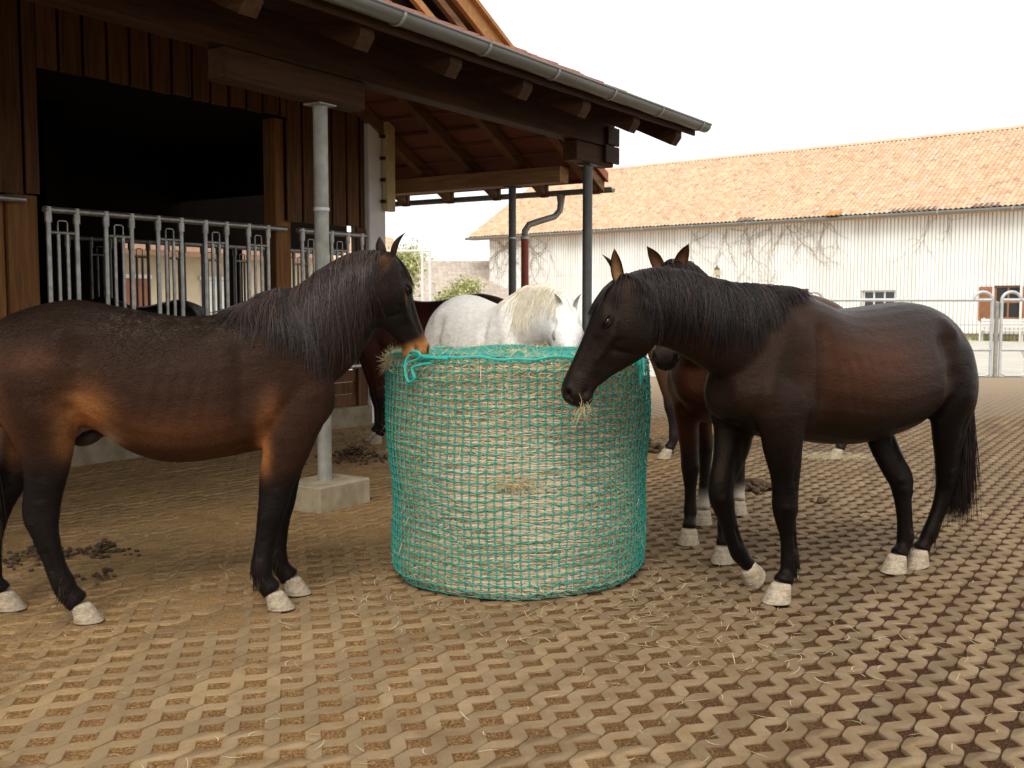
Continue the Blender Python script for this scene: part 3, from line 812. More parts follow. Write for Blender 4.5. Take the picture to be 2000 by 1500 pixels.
# feeding fences
def feed_fence(label, a0, a1, b, starts, mat, group=None, low=0.74, pw=0.29, parts=True):
    r = empty('feeding_fence', W(a0, b, 0), ANG); tag(r, label, 'feeding fence', group)
    MB().tube([(0, 0, 2.375), (a1 - a0, 0, 2.375)], 0.031, 12).build('top_rail', mat, r, True)
    MB().tube([(0, 0, low), (a1 - a0, 0, low)], 0.028, 12).build('bottom_rail', mat, r, True)
    for s0 in starts:
        x = s0 - a0
        for xx in (x, x + pw):
            if 0 <= xx <= a1 - a0:
                MB().tube([(xx, 0, low), (xx, 0, 2.34)], 0.0235, 10).build('upright', mat, r, True)
                MB().tube([(xx, 0, 2.26), (xx, 0, 2.40)], 0.034, 10).build('collar', mat, r, True)
        if x + pw > a1 - a0: continue
        for xx in (x + pw * 0.34, x + pw * 0.66):
            MB().tube([(xx, 0, low), (xx, 0, 2.16)], 0.0175, 10).build('bar', mat, r, True)
        MB().tube([(x, 0, 2.17), (x + pw, 0, 2.17)], 0.017, 10).build('cross_bar', mat, r, True)
        MB().tube([(x + pw * 0.33, 0, 2.18), (x + pw * 0.33, 0, 2.265), (x + pw * 0.38, 0, 2.28), (x + pw * 0.62, 0, 2.28), (x + pw * 0.67, 0, 2.265), (x + pw * 0.67, 0, 2.18)], 0.007, 6).build('latch_handle', mat, r, True)
    return r
feed_fence('galvanised steel feeding fence across the wide dark barn opening', 5.82, 8.86, WB - 0.03, [5.86 + 0.606 * k for k in range(5)], M['galv'])
feed_fence('short galvanised feeding fence between brown wall post and white column', 9.05, 10.25, WB - 0.03, [9.12, 9.62, 10.17], M['galv'])
M['galv_in'] = simple('shaded steel', (0.16, 0.155, 0.145), (0.09, 0.088, 0.08), scale=9, rough=0.5, metal=0.6, bmp=0)
feed_fence('dark steel feeding fence seen through the barn at its far side', 7.9, 13.6, 12.25, [8.1 + 0.62 * k for k in range(8)], M['galv_in'])

# building beyond the barn, seen between the bars
FB = empty('outbuilding', W(12.0, 20.0, 0), ANG); tag(FB, 'cream walled building with red doors behind the barn', 'building')
MB().box(-9, 9, 0, 4, 0, 2.7).build('wall', M['cream_wall'], FB)
for k, (x, w, m_) in enumerate(((-6.5, 1.0, 'brick_wall'), (-3.2, 0.9, 'brick_wall'), (-1.6, 0.7, 'white_paint'), (0.2, 1.3, 'brick_wall'), (2.6, 1.1, 'brick_wall'), (5.2, 0.8, 'white_paint'))):
    MB().box(x, x + w, -0.05, -0.002, 0.1, 2.1).build('door_panel', M[m_], FB)
    MB().box(x - 0.06, x + w + 0.06, -0.07, -0.003, 2.11, 2.2).build('lintel', M['white_paint'], FB)
MB().prism([(-9.3, -0.5, 2.62), (-9.3, 2.2, 4.1), (-9.3, 2.2, 4.2), (-9.3, -0.5, 2.74)], (18.6, 0, 0)).build('roof', simple('orange roof', (0.36, 0.20, 0.12), (0.26, 0.14, 0.08), scale=6, rough=0.9), FB)

# ------------------------------------------------------------ long barn with corrugated cladding, right background
TD = Vector((-0.755, 0.656, 0)); ND = Vector((-0.656, -0.755, 0))
LB = empty('long_barn', (21.8, 45.0, 0), math.atan2(TD.y, TD.x))     # local x runs left along the wall, local -y... wall outward normal is +y or -y
tag(LB, 'long white corrugated barn with orange tiled roof beyond the steel gates', 'barn')
ysign = 1 if (Matrix.Rotation(math.atan2(TD.y, TD.x), 3, 'Z') @ Vector((0, 1, 0))).dot(ND) > 0 else -1
def Q(t, n, z): return (t, n * ysign, z)      # t along, n outward

def cladding():
    openings = [(0.18, 1.30, 0.92, 2.36), (5.6, 7.15, 1.35, 2.20), (9.85, 10.45, 1.85, 2.32)]
    pitch = 0.17
    mb = MB()
    xs = []
    t = -14.0
    prof = [(0, -0.035), (0.012, 0.04), (0.128, 0.04), (0.140, -0.035)]
    cols = []
    while t < 30.6:
        for dx, dn in prof: cols.append((t + dx, dn))
        t += pitch
    zs = [0.28, 0.92, 1.35, 1.85, 2.20, 2.32, 2.36, 3.2, 5.62]
    idx = {}
    v = []; f = []
    for i, (x, n) in enumerate(cols):
        for j, z in enumerate(zs): v.append(Q(x, n, z))
    m = len(zs)
    for i in range(len(cols) - 1):
        xm = (cols[i][0] + cols[i + 1][0]) / 2
        for j in range(m - 1):
            zm = (zs[j] + zs[j + 1]) / 2
            if any(a < xm < b and c < zm < d for a, b, c, d in openings): continue
            f.append((i * m + j, (i + 1) * m + j, (i + 1) * m + j + 1, i * m + j + 1))
    mb.add(v, f)
    mb.build('cladding', M['cladding'], LB)
    MB().box(-14, 30.5, *sorted((-0.5 * ysign, -0.3 * ysign)), 0, 5.6).build('back_wall', M['inside'], LB)
    MB().box(-14, 30.55, *sorted((0.02 * ysign, -0.1 * ysign)), -0.05, 0.30).build('plinth', M['plinth'], LB)
    for x0, x1, z0, z1 in openings:
        MB().box(x0 - 0.05, x1 + 0.05, *sorted((-0.28 * ysign, -0.02 * ysign)), z0 - 0.06, z0 - 0.002).build('sill', M['white_paint'], LB)
        MB().box(x0 - 0.05, x0, *sorted((-0.28 * ysign, -0.02 * ysign)), z0, z1).build('reveal', M['white_paint'], LB)
        MB().box(x1, x1 + 0.05, *sorted((-0.28 * ysign, -0.02 * ysign)), z0, z1).build('reveal', M['white_paint'], LB)
    # screw rows
    mb = MB(); t = -14.0
    while t < 30.5:
        for z in (3.22,):
            x = t + 0.06; mb.box(x - 0.014, x + 0.014, *sorted((0.042 * ysign, 0.055 * ysign)), z - 0.014, z + 0.014)
        t += pitch * 1
    mb.build('screw_row', M['galv'], LB, kind='stuff')
cladding()

def casement(x0, x1, z0, z1, mat, nx, nz, name='window'):
    w = MB(); fr = 0.06; y0, y1 = sorted((-0.16 * ysign, -0.09 * ysign))
    w.box(x0, x1, y0, y1, z0, z0 + fr); w.box(x0, x1, y0, y1, z1 - fr, z1)
    w.box(x0, x0 + fr, y0, y1, z0 + fr, z1 - fr); w.box(x1 - fr, x1, y0, y1, z0 + fr, z1 - fr)
    o = w.build(name, mat, LB)
    for k in range(1, nx):
        x = x0 + (x1 - x0) * k / nx; MB().box(x - 0.035, x + 0.035, y0, y1, z0 + fr, z1 - fr).build('mullion', mat, o)
    for k in range(1, nz):
        z = z0 + (z1 - z0) * k / nz; MB().box(x0 + fr, x1 - fr, y0 + 0.01, y1 - 0.01, z - 0.025, z + 0.025).build('glazing_bar', mat, o)
    for i in range(nx):
        xa = x0 + (x1 - x0) * i / nx; xb = x0 + (x1 - x0) * (i + 1) / nx
        MB().box(xa + 0.03, xb - 0.03, *sorted((-0.14 * ysign, -0.128 * ysign)), z0 + 0.03, z1 - 0.03).build('pane', M['glass'], o)
    return o
casement(0.2, 1.28, 0.94, 2.34, M['shutter'], 2, 2)
casement(5.62, 7.13, 1.37, 2.19, M['white_paint'], 3, 1)
casement(9.87, 10.43, 1.87, 2.31, M['shutter'], 1, 1)
for x0, x1 in ((-0.42, 0.12), (1.36, 1.90)):
    o = MB().box(x0, x1, *sorted((0.045 * ysign, 0.085 * ysign)), 0.86, 2.32).build('shutter', M['shutter'], LB)
    for k in range(22):
        z = 0.96 + k * 0.058
        MB().box(x0 + 0.07, x1 - 0.07, *sorted((0.088 * ysign, 0.10 * ysign)), z, z + 0.036).build('slat', M['shutter'], o)
# eave board, gutter, roof
EZ = 5.66
MB().box(-14, 32, *sorted((0.0, 0.66 * ysign)), 5.52, 5.56).build('soffit', M['wood_orange'], LB)
mb = MB().tube([Q(-14, 0.76, 5.58), Q(32.0, 0.76, 5.58)], 0.075, 10); o = mb.build('gutter', M['gutter'], LB, True)
for k in range(14): MB().tube([Q(-12 + k * 3.1, 0.76, 5.58), Q(-11.94 + k * 3.1, 0.76, 5.58)], 0.088, 10).build('gutter_joint', M['galv'], LB, True)
RISE = 0.59; L2 = 7.3; cs = 1 / math.sqrt(1 + RISE ** 2)
wt, rw = 0.225, 0.29
nrow = int(L2 / cs / rw)
tile_field('roof_tiling', Q(-14, 0.72, EZ), (1, 0, 0), (0, -cs * ysign, RISE * cs), (0, RISE * cs * ysign, cs), 204, nrow, M['tile_far'], LB, w=wt, row=rw, nseg=4, rise=0.08, jitter=0.006)
MB().prism([Q(-14, 0.66, EZ - 0.06), Q(-14, -6.7, EZ + 7.36 * RISE - 0.06), Q(-14, -6.7, EZ + 7.36 * RISE - 0.01), Q(-14, 0.66, EZ - 0.01)], (45.9, 0, 0)).build('roof_deck', M['tile_under'], LB)
MB().prism([Q(-14, -13.9, EZ - 0.06), Q(-14, -6.7, EZ + 7.36 * RISE - 0.06), Q(-14, -6.7, EZ + 7.36 * RISE - 0.01), Q(-14, -13.9, EZ - 0.01)], (45.9, 0, 0)).build('roof_deck', M['tile_brown'], LB)
for k in range(122):
    x = -14 + k * 0.376
    V = []
    zt = EZ + 7.36 * RISE + 0.02 + random.uniform(-0.012, 0.012)
    MB().prism([Q(x, -6.48, zt - 0.03), Q(x, -6.56, zt + 0.07), Q(x, -6.66, zt + 0.11), Q(x, -6.78, zt + 0.07), Q(x, -6.86, zt - 0.03)], (0.37, 0, 0)).build('ridge_tile', M['tile_far'], LB)
MB().prism([Q(30.5, 0, 0.28), Q(30.5, 0, 5.5), Q(30.5, -6.65, 5.5 + 6.6 * RISE), Q(30.5, -13.3, 5.5), Q(30.5, -13.3, 0.28)], (0.06, 0, 0)).build('gable_wall', M['white_paint'], LB)
# slipped and dark replacement tiles near the eave
for (t0, n) in ((-1.5, 7), (1.0, 5), (3.6, 9), (12.5, 4)):
    for i in range(n):
        mb = MB(); V0, F0 = wave_tile(0.225, 0.33, 0.05, 4, 0.03)
        mb.add([(t0 + i * 0.225 + x, ysign * (0.735 - y * cs + zz * RISE * cs), EZ + 0.035 + y * RISE * cs + zz * cs) for x, y, zz in V0], F0)
        mb.build('dark_tile', simple('dark grey tile', (0.22, 0.16, 0.13), scale=9, rough=0.9) if 'dark grey tile' not in D.materials else D.materials['dark grey tile'], LB)
for i in range(3):
    mb = MB(); V0, F0 = wave_tile(0.225, 0.55, 0.05, 4, 0.04)
    mb.add([(8.0 + i * 0.225 + x, ysign * (0.93 - y * cs + zz * RISE * cs), EZ - 0.01 + y * RISE * cs + zz * cs) for x, y, zz in V0], F0)
    mb.build('slipped_tile', M['wood_orange'], LB)

# lantern on that wall
wl_ = empty('wall_lantern', LB.matrix_basis @ Vector(Q(14.7, 0.06, 3.0)) if False else Vector((21.8, 45, 0)) + TD * 14.7 + ND * 0.06 + Vector((0, 0, 3.0)), math.atan2(TD.y, TD.x))
tag(wl_, 'small carriage lantern on the long white corrugated wall', 'lantern')
MB().tube([(0, 0, 0), (0, 0.28 * ysign, 0.03)], 0.02, 6).build('bracket', M['galv_dark'], wl_)
MB().tube([(0, 0.28 * ysign, 0.05), (0, 0.28 * ysign, 0.34)], [0.09, 0.16], 6).build('glass_body', M['cream'], wl_)
MB().tube([(0, 0.28 * ysign, 0.345), (0, 0.28 * ysign, 0.50), (0, 0.28 * ysign, 0.58)], [0.18, 0.05, 0.01], 6).build('cap', M['galv_dark'], wl_)

# bench under the shuttered window
bn = empty('garden_bench', Vector((21.8, 45, 0)) + TD * 0.7 + ND * 0.9, math.atan2(TD.y, TD.x))
tag(bn, 'white slatted garden bench under the shuttered window', 'bench')
for k in range(3): MB().box(-0.9, 0.9, -0.2 + k * 0.14, -0.08 + k * 0.14, 0.44, 0.47).build('seat_slat', M['white_paint'], bn)
for k in range(3): MB().box(-0.9, 0.9, *sorted((-0.30 * ysign, -0.27 * ysign)), 0.58 + k * 0.13, 0.68 + k * 0.13).build('back_slat', M['white_paint'], bn)
for s_ in (-0.8, 0.8): 
    MB().box(s_ - 0.03, s_ + 0.03, -0.2, -0.14, 0, 0.44).build('leg', M['white_paint'], bn); MB().box(s_ - 0.03, s_ + 0.03, 0.14, 0.2, 0, 0.44).build('leg', M['white_paint'], bn)
    MB().box(s_ - 0.03, s_ + 0.03, *sorted((-0.33 * ysign, -0.305 * ysign)), 0.3, 0.98).build('back_post', M['white_paint'], bn)

# bare climbing vine under the eave
def vine(label, t0, t1, n, zlo, name='climbing_vine', seed=3):
    rnd = random.Random(seed)
    mb = MB()
    def grow(x, z, dx, dz, r, steps, depth):
        pts = [Vector(Q(x, 0.055, z))]; rr = [r]
        for s in range(steps):
            dx += rnd.gauss(0, 0.3); dz += rnd.gauss(-0.03, 0.22); l = math.hypot(dx, dz) + 1e-6; dx /= l; dz /= l
            x += dx * 0.16; z = max(0.3, min(5.45, z + dz * 0.16)); pts.append(Vector(Q(x, 0.055 + rnd.uniform(0, 0.03), z))); rr.append(r * (1 - 0.8 * (s + 1) / steps))
            if depth < 2 and rnd.random() < 0.33: grow(x, z, dx + rnd.gauss(0, 0.8), dz + rnd.gauss(0, 0.8), r * 0.6, max(3, int(steps * 0.5)), depth + 1)
        mb.tube(pts, rr, 4, False)
    for i in range(n):
        x = rnd.uniform(t0, t1); grow(x, 5.4, rnd.uniform(-1, 1), -0.6, rnd.uniform(0.010, 0.020), rnd.randint(8, int((5.5 - zlo) / 0.13)), 0)
    o = mb.build(name, M['vine'], None); o.location = LB.location; o.rotation_euler = LB.rotation_euler
    tag(o, label, 'vine'); return o
vine('bare brown vine straggling down from the eave, middle of the long wall', 8.5, 17.5, 22, 3.0, seed=3)
vine('bare vine hanging at the left end of the long white wall', 25.5, 30.0, 14, 2.2, seed=5)
vine('thin vine stem on the wall right of the middle vine', 3.0, 6.5, 3, 3.8, seed=8)

# ------------------------------------------------------------ steel corral gates
FY = 22.35
def gate(x0, x1, label, leg_x, arch_left=True, arch_right=True):
    g = empty('corral_gate', ((x0 + x1) / 2, FY, 0)); tag(g, label, 'gate', 'steel corral gates in a row')
    cx = (x0 + x1) / 2; a0, a1 = x0 - cx, x1 - cx; m = M['fence_white']
    MB().tube([(a0, 0, 1.62), (a1, 0, 1.62)], 0.034, 10).build('top_rail', m, g, True)
    MB().tube([(a0, 0, 1.10), (a1, 0, 1.10)], 0.012, 8).build('middle_rail', m, g, True)
    MB().tube([(a0, 0, 0.57), (a1, 0, 0.57)], 0.034, 10).build('bottom_rail', m, g, True)
    for a, s, arch in ((a0, 1, arch_left), (a1, -1, arch_right)):
        pts = [(a, 0, 0.0), (a, 0, 1.60)]
        if arch: pts += [(a + s * (0.2 - 0.2 * math.cos(PI * k / 8)), 0, 1.62 + 0.17 * math.sin(PI * k / 8)) for k in range(9)]
        MB().tube(pts, 0.034, 10).build('upright', m, g, True)
    for lx in leg_x:
        s = 1 if abs(lx - a0) < abs(lx - a1) else -1; e = a0 if s > 0 else a1
        MB().tube([(lx, 0, 0.55), (lx, 0, 0.10), (lx - s * 0.05, 0, 0.035), (lx - s * 0.12, 0, 0.02), (e + s * 0.12, 0, 0.02), (e + s * 0.035, 0, 0.06)], 0.02, 8).build('foot_loop', m, g, True)
        MB().prism([(lx - 0.09, -0.01, 0.54), (lx + 0.09, -0.01, 0.54), (lx + 0.025, -0.01, 0.40), (lx - 0.025, -0.01, 0.40)], (0, 0.02, 0)).build('gusset', m, g)
    for k in range(1, int((a1 - a0) / 1.6)):
        x = a0 + (a1 - a0) * k / int((a1 - a0) / 1.6)
        MB().tube([(x, 0, 0.57), (x, 0, 1.62)], 0.02, 8).build('upright', m, g, True)
    return g
gate(6.72, 10.12, 'grey steel corral gate behind the dark horse, left of the twin posts', (1.18,), False, True)
gate(10.32, 13.8, 'grey steel corral gate right of the twin posts, cut by the photo edge', (-1.21, 1.2))
gate(3.2, 6.55, 'grey steel corral gate mostly hidden behind the dark horse', (1.1, -1.1), True, True)
o = MB().tube([(0, 0, 0), (0, 0, 1.56)], 0.045, 12).tube([(0, 0, 1.56), (0, 0, 1.6)], [0.045, 0.01], 12).build('gate_post', M['galv_post'], None, True)
o.location = (10.22, FY, 0); tag(o, 'round steel post standing between the two arched gate ends', 'post')

# ------------------------------------------------------------ far left background: houses, tree, white frame
def house(loc, rz, w, d, h, rise, mat_wall, mat_roof, label, name='house', tile=True):
    r = empty(name, loc, rz); tag(r, label, 'house')
    MB().box(-w / 2, w / 2, 0, d, 0, h).build('wall', mat_wall, r)
    for s in (0, 1):
        y0, y1 = (-0.5, d / 2) if s == 0 else (d + 0.5, d / 2)
        k = (h + rise) - (h - 0.1)
        MB().prism([(-w / 2 - 0.4, y0, h - 0.12), (-w / 2 - 0.4, y1, h + rise), (-w / 2 - 0.4, y1, h + rise + 0.08), (-w / 2 - 0.4, y0, h - 0.04)], (w + 0.8, 0, 0)).build('roof', mat_roof, r)
    MB().prism([(-w / 2, 0.0, h), (-w / 2, d, h), (-w / 2, d / 2, h + rise - 0.1)], (w, 0, 0)).build('gable_wall', mat_wall, r)
    if tile:
        L = math.hypot(d / 2 + 0.5, rise + 0.12); cy, cz = (d / 2 + 0.5) / L, (rise + 0.12) / L
        tile_field('roof_tiling', (-w / 2 - 0.4, -0.5, h - 0.03), (1, 0, 0), (0, cy, cz), (0, -cz, cy), int((w + 0.8) / 0.3), int(L / 0.36), mat_roof, r, w=0.3, row=0.36, nseg=2, rise=0.05)
    return r
house((-4.5, 62, 0), 0.12, 11, 12, 1.6, 2.7, M['cream_wall'], M['tile_brown'], 'low house with grey brown tiled roof left of the white barn')
house((-1.2, 76, 0), math.radians(-62), 4.0, 6, 2.5, 2.2, M['wood_orange'], M['tile_far'], 'small shed with yellow orange roof beside the white barn', 'shed')
house((-9.6, 66, 0), 0.5, 7, 8, 3.6, 2.4, M['cream_wall'], M['tile_far'], 'house with orange roof peeping out beside the white column')

def tree(name, label, loc, h, rad, nleaf, seed, mat='leaf', ls=0.09, trunk_h=0.35):
    rg = np.random.default_rng(seed); r = empty(name, loc); tag(r, label, 'tree' if h > 2 else 'bush')
    rnd = random.Random(seed); mb = MB(); tips = []
    def br(p, d, l, rr, dep):
        pts = [p]; q = p
        for s in range(4):
            d = (d + Vector((rnd.gauss(0, 0.18), rnd.gauss(0, 0.18), rnd.gauss(0.05, 0.1)))).normalized(); q = q + d * l / 4; pts.append(q)
        mb.tube(pts, [rr * (1 - 0.12 * k) for k in range(5)], 5, False); tips.append(q); tips.append(pts[2])
        if dep < 3:
            for _ in range(3): br(q if rnd.random() < 0.6 else pts[3], (d + Vector((rnd.gauss(0, 0.7), rnd.gauss(0, 0.7), rnd.gauss(0.15, 0.4)))).normalized(), l * 0.68, rr * 0.55, dep + 1)
    br(Vector((0, 0, 0)), Vector((0, 0, 1)), h * trunk_h, h * 0.022 + 0.02, 0)
    mb.build('trunk', M['bark'], r)
    T = np.array([t[:] for t in tips]); c = T[rg.integers(0, len(T), nleaf)] + rg.normal(0, rad * 0.16, (nleaf, 3))
    u = rg.normal(0, 1, (nleaf, 3)); u /= np.linalg.norm(u, axis=1)[:, None]; v = np.cross(u, rg.normal(0, 1, (nleaf, 3))); v /= np.linalg.norm(v, axis=1)[:, None]
    s = ls * rg.uniform(0.5, 1.3, (nleaf, 1)); P = np.stack([c - u * s, c + v * s * 0.5, c + u * s, c - v * s * 0.5], 1).reshape(-1, 3)
    np_mesh('crown', P, np.arange(nleaf * 4).reshape(-1, 4), M[mat], r)
    return r
tree('tree', 'pale green young tree between the bay horse head and the white frame', (-3.9, 44, 0), 4.6, 1.7, 14000, 5)
tree('bush', 'loose yellow green bush in front of the brown tiled roof', (-2.9, 48, 0), 1.9, 2.0, 5000, 9, trunk_h=0.4)
tree('bush', 'green bush at the corner of the white barn', (-1.75, 55, 0), 3.0, 1.4, 5000, 12, trunk_h=0.4)
wf = empty('swing_frame', (-3.0, 37, 0)); tag(wf, 'tall white metal frame standing behind the white horse', 'frame')
for x in (-0.12, 0.14): MB().tube([(x, 0, 0), (x, 0, 3.4)], 0.05, 8).build('upright', M['white_paint'], wf)
MB().tube([(-1.4, 0, 3.4), (0.2, 0, 3.4)], 0.04, 8).build('top_bar', M['white_paint'], wf)
MB().tube([(-1.4, 0, 0), (-1.4, 0, 3.4)], 0.05, 8).build('upright', M['white_paint'], wf)
MB().tube([(-1.2, 0, 1.9), (0, 0, 1.1)], 0.035, 8).build('brace', simple('yellow paint', (0.6, 0.55, 0.08)), wf)

# weeds along the foot of the long wall
def tufts():
    n = 2600; t = rng.uniform(-3, 12, n); nn = rng.uniform(0.05, 0.7, n) ** 1.5
    base = np.array([21.8, 45, 0.0])[None] + t[:, None] * np.array(TD)[None] + nn[:, None] * np.array(ND)[None]
    keep = fbm2(t * 0.9, t * 0 + 3, 4) > 0.5; base = base[keep]; n = len(base)
    d = rng.normal(0, 0.35, (n, 3)); d[:, 2] = 1; d /= np.linalg.norm(d, axis=1)[:, None]; h = rng.uniform(0.08, 0.3, (n, 1)); s = np.cross(d, rng.normal(0, 1, (n, 3))) * 0.02
    P = np.stack([base - s, base + s, base + d * h], 1).reshape(-1, 3)
    o = np_mesh('weeds', P, np.arange(n * 3).reshape(-1, 3), M['leaf']); tag(o, 'sparse green weeds along the foot of the long wall', 'weeds', kind='stuff')
tufts()

# ------------------------------------------------------------ the netted round hay bale
BC = Vector((0.023, 5.95, 0)); BR = 0.722; BH = 1.238
BALE = empty('hay_bale', BC); tag(BALE, 'round hay bale standing on end inside a turquoise green feeding net', 'hay bale')
def bale_r(th, z):
    zt = z / BH
    w = 0.012 * math.sin(3 * th + 1.0 + zt * 2) + 0.009 * math.sin(7 * th + 3 * zt) + 0.008 * math.sin(11 * zt + 2 * th) - 0.018 * (1 - zt) * math.exp(-((math.sin((th - 4.3) / 2)) / 0.3) ** 2)
    rr = BR * (0.975 + 0.025 * zt) + w
    if z < 0.07: rr -= 0.06 * (1 - z / 0.07) ** 2
    return rr
def bale_pt(th, s, off=0.0):
    """s: arc along the profile from the ground, over the rim, to the centre of the top"""
    rim = 0.055; H1 = BH - rim
    if s < H1:
        z = s; r = bale_r(th, z); return Vector(((r + off) * math.cos(th), (r + off) * math.sin(th), z))
    q = (s - H1) / (rim * PI / 2)
    R = bale_r(th, H1)
    if q < 1:
        a = q * PI / 2; return Vector(((R - rim + (rim + off) * math.cos(a)) * math.cos(th), (R - rim + (rim + off) * math.cos(a)) * math.sin(th), H1 + (rim + off) * math.sin(a)))
    r = max(0.0, R - rim - (s - H1 - rim * PI / 2)); dz = 0.012 * math.sin(5 * th + r * 9) * min(1, r * 3) - 0.015 * (1 - r / BR)
    return Vector((r * math.cos(th), r * math.sin(th), BH + off + dz))
STOT = BH - 0.055 + 0.055 * PI / 2 + BR - 0.055
def bale_core():
    nt_, ns = 150, 90; v = []; f = []
    for j in range(ns):
        s = STOT * j / (ns - 1) * 0.985
        for i in range(nt_):
            th = 2 * PI * i / nt_; lump = 0.010 * (mnoise.noise(Vector((math.cos(th) * 7, math.sin(th) * 7, s * 8))) ) + 0.012 * mnoise.noise(Vector((math.cos(th) * 3, math.sin(th) * 3, s * 22)))
            v.append(bale_pt(th, s, -0.016 + lump)[:])
    for j in range(ns - 1):
        for i in range(nt_): f.append((j * nt_ + i, j * nt_ + (i + 1) % nt_, (j + 1) * nt_ + (i + 1) % nt_, (j + 1) * nt_ + i))
    f.append(tuple((ns - 1) * nt_ + i for i in range(nt_)))
    me = D.meshes.new('packed_hay'); me.from_pydata(v, [], f); link('packed_hay', me, M['hay_core'], BALE, True)
bale_core()

def blades(name, c, t, n, L, wdt, mat, parent, curve=0.25, segs=3, kind='stuff'):
    """flat curved strips: centre c, tangent t, normal n (arrays), length L, width wdt"""
    k = len(c); t = t / np.linalg.norm(t, axis=1)[:, None]; side = np.cross(n, t); side /= np.linalg.norm(side, axis=1)[:, None] + 1e-9
    bend = rng.normal(0, curve, k)[:, None]; lift = rng.uniform(-0.2, 0.5, k)[:, None] * 0.12; P = []
    for q in np.linspace(-0.5, 0.5, segs + 1):
        p = c + t * (L[:, None] * q) + side * (bend * L[:, None] * (q * q * 2)) + n * (L[:, None] * (lift * q * 2))
        wv = side * wdt[:, None] * (0.5 if abs(q) < 0.49 else 0.18)
        P += [p - wv, p + wv]
    P = np.stack(P, 1); m = P.shape[1]; F = []
    for s in range(segs): F.append([2 * s, 2 * s + 1, 2 * s + 3, 2 * s + 2])
    F = np.array(F)[None] + (np.arange(k) * m)[:, None, None]
    return np_mesh(name, P.reshape(-1, 3), F.reshape(-1, 4), mat, parent, kind=kind)

def bale_hay():
    n = 26000
    th = rng.uniform(0, 2 * PI, n); s = rng.uniform(0.01, STOT * 0.98, n)
    # more of them on the side that carries the detail
    P = np.array([bale_pt(a, b, 0)[:] for a, b in zip(th, s)])
    P2 = np.array([bale_pt(a, b + 0.01, 0)[:] for a, b in zip(th, s)]); up = P2 - P; up /= np.linalg.norm(up, axis=1)[:, None] + 1e-9
    tan = np.stack([-np.sin(th), np.cos(th), np.zeros(n)], 1); nor = np.cross(tan, up)
    ang = rng.normal(0, 0.42, n) + (rng.random(n) < 0.22) * rng.normal(0, 0.9, n)
    t = tan * np.cos(ang)[:, None] + up * np.sin(ang)[:, None]
    c = P + nor * rng.uniform(-0.012, 0.004, n)[:, None]
    blades('hay_blades', c, t, nor, rng.uniform(0.035, 0.13, n), rng.uniform(0.0012, 0.0034, n), M['hay'], BALE, 0.35)
    # long pale stalks wound level round the bale
    n = 2600
    th = rng.normal(4.72, 0.55, n); s = np.abs(rng.normal(0.55, 0.30, n)) % (BH - 0.05) + 0.01
    P = np.array([bale_pt(a, b, 0)[:] for a, b in zip(th, s)]); tan = np.stack([-np.sin(th), np.cos(th), rng.normal(0, 0.05, n)], 1); nor = np.stack([np.cos(th), np.sin(th), np.zeros(n)], 1)
    blades('pale_stalks', P + nor * rng.uniform(-0.004, 0.004, n)[:, None], tan, nor, rng.uniform(0.08, 0.26, n), rng.uniform(0.0010, 0.0022, n), M['pale_hay'], BALE, 0.06)
    # stalks that poke out through the net
    n = 1500
    th = rng.uniform(0, 2 * PI, n); s = np.where(rng.random(n) < 0.5, rng.uniform(0.05, STOT, n), rng.uniform(BH - 0.1, BH + 0.12, n))
    P = np.array([bale_pt(a, b, 0.008)[:] for a, b in zip(th, s)]); P2 = np.array([bale_pt(a, b + 0.01, 0.008)[:] for a, b in zip(th, s)]); up = P2 - P; up /= np.linalg.norm(up, axis=1)[:, None] + 1e-9
    tan = np.stack([-np.sin(th), np.cos(th), np.zeros(n)], 1); nor = np.cross(tan, up)
    t = tan * rng.normal(0, 1, (n, 1)) + up * rng.normal(0, 0.7, (n, 1)) + nor * rng.uniform(0.05, 0.7, (n, 1))
    blades('hay_stalks', P, t, up + 0.1, rng.uniform(0.04, 0.15, n), rng.uniform(0.0015, 0.003, n), M['straw'], BALE, 0.4)
    # tuft bulging out at the left edge of the rim and a pulled wisp mid-way down the front
    for (th0, s0, sp, n, ln) in ((PI + 0.35, BH - 0.02, 0.05, 300, 0.10), (4.70, 0.60, 0.05, 260, 0.09), (4.78, 0.62, 0.10, 160, 0.09), (5.25, BH - 0.06, 0.05, 120, 0.12)):
        th = th0 + rng.normal(0, sp * 1.3, n); s = s0 + rng.normal(0, sp * (0.6 if s0 > 1 else 0.14), n)
        P = np.array([bale_pt(a, b, 0.006)[:] for a, b in zip(th, s)]); nor = P.copy(); nor[:, 2] = 0; nor /= np.linalg.norm(nor, axis=1)[:, None]
        t = nor * rng.uniform(0.2, 1, (n, 1)) + rng.normal(0, 0.7, (n, 3))
        blades('hay_tuft', P, t, np.cross(t, rng.normal(0, 1, (n, 3))), rng.uniform(ln * 0.4, ln * 1.3, n), rng.uniform(0.0015, 0.003, n), M['straw'], BALE, 0.5)
bale_hay()

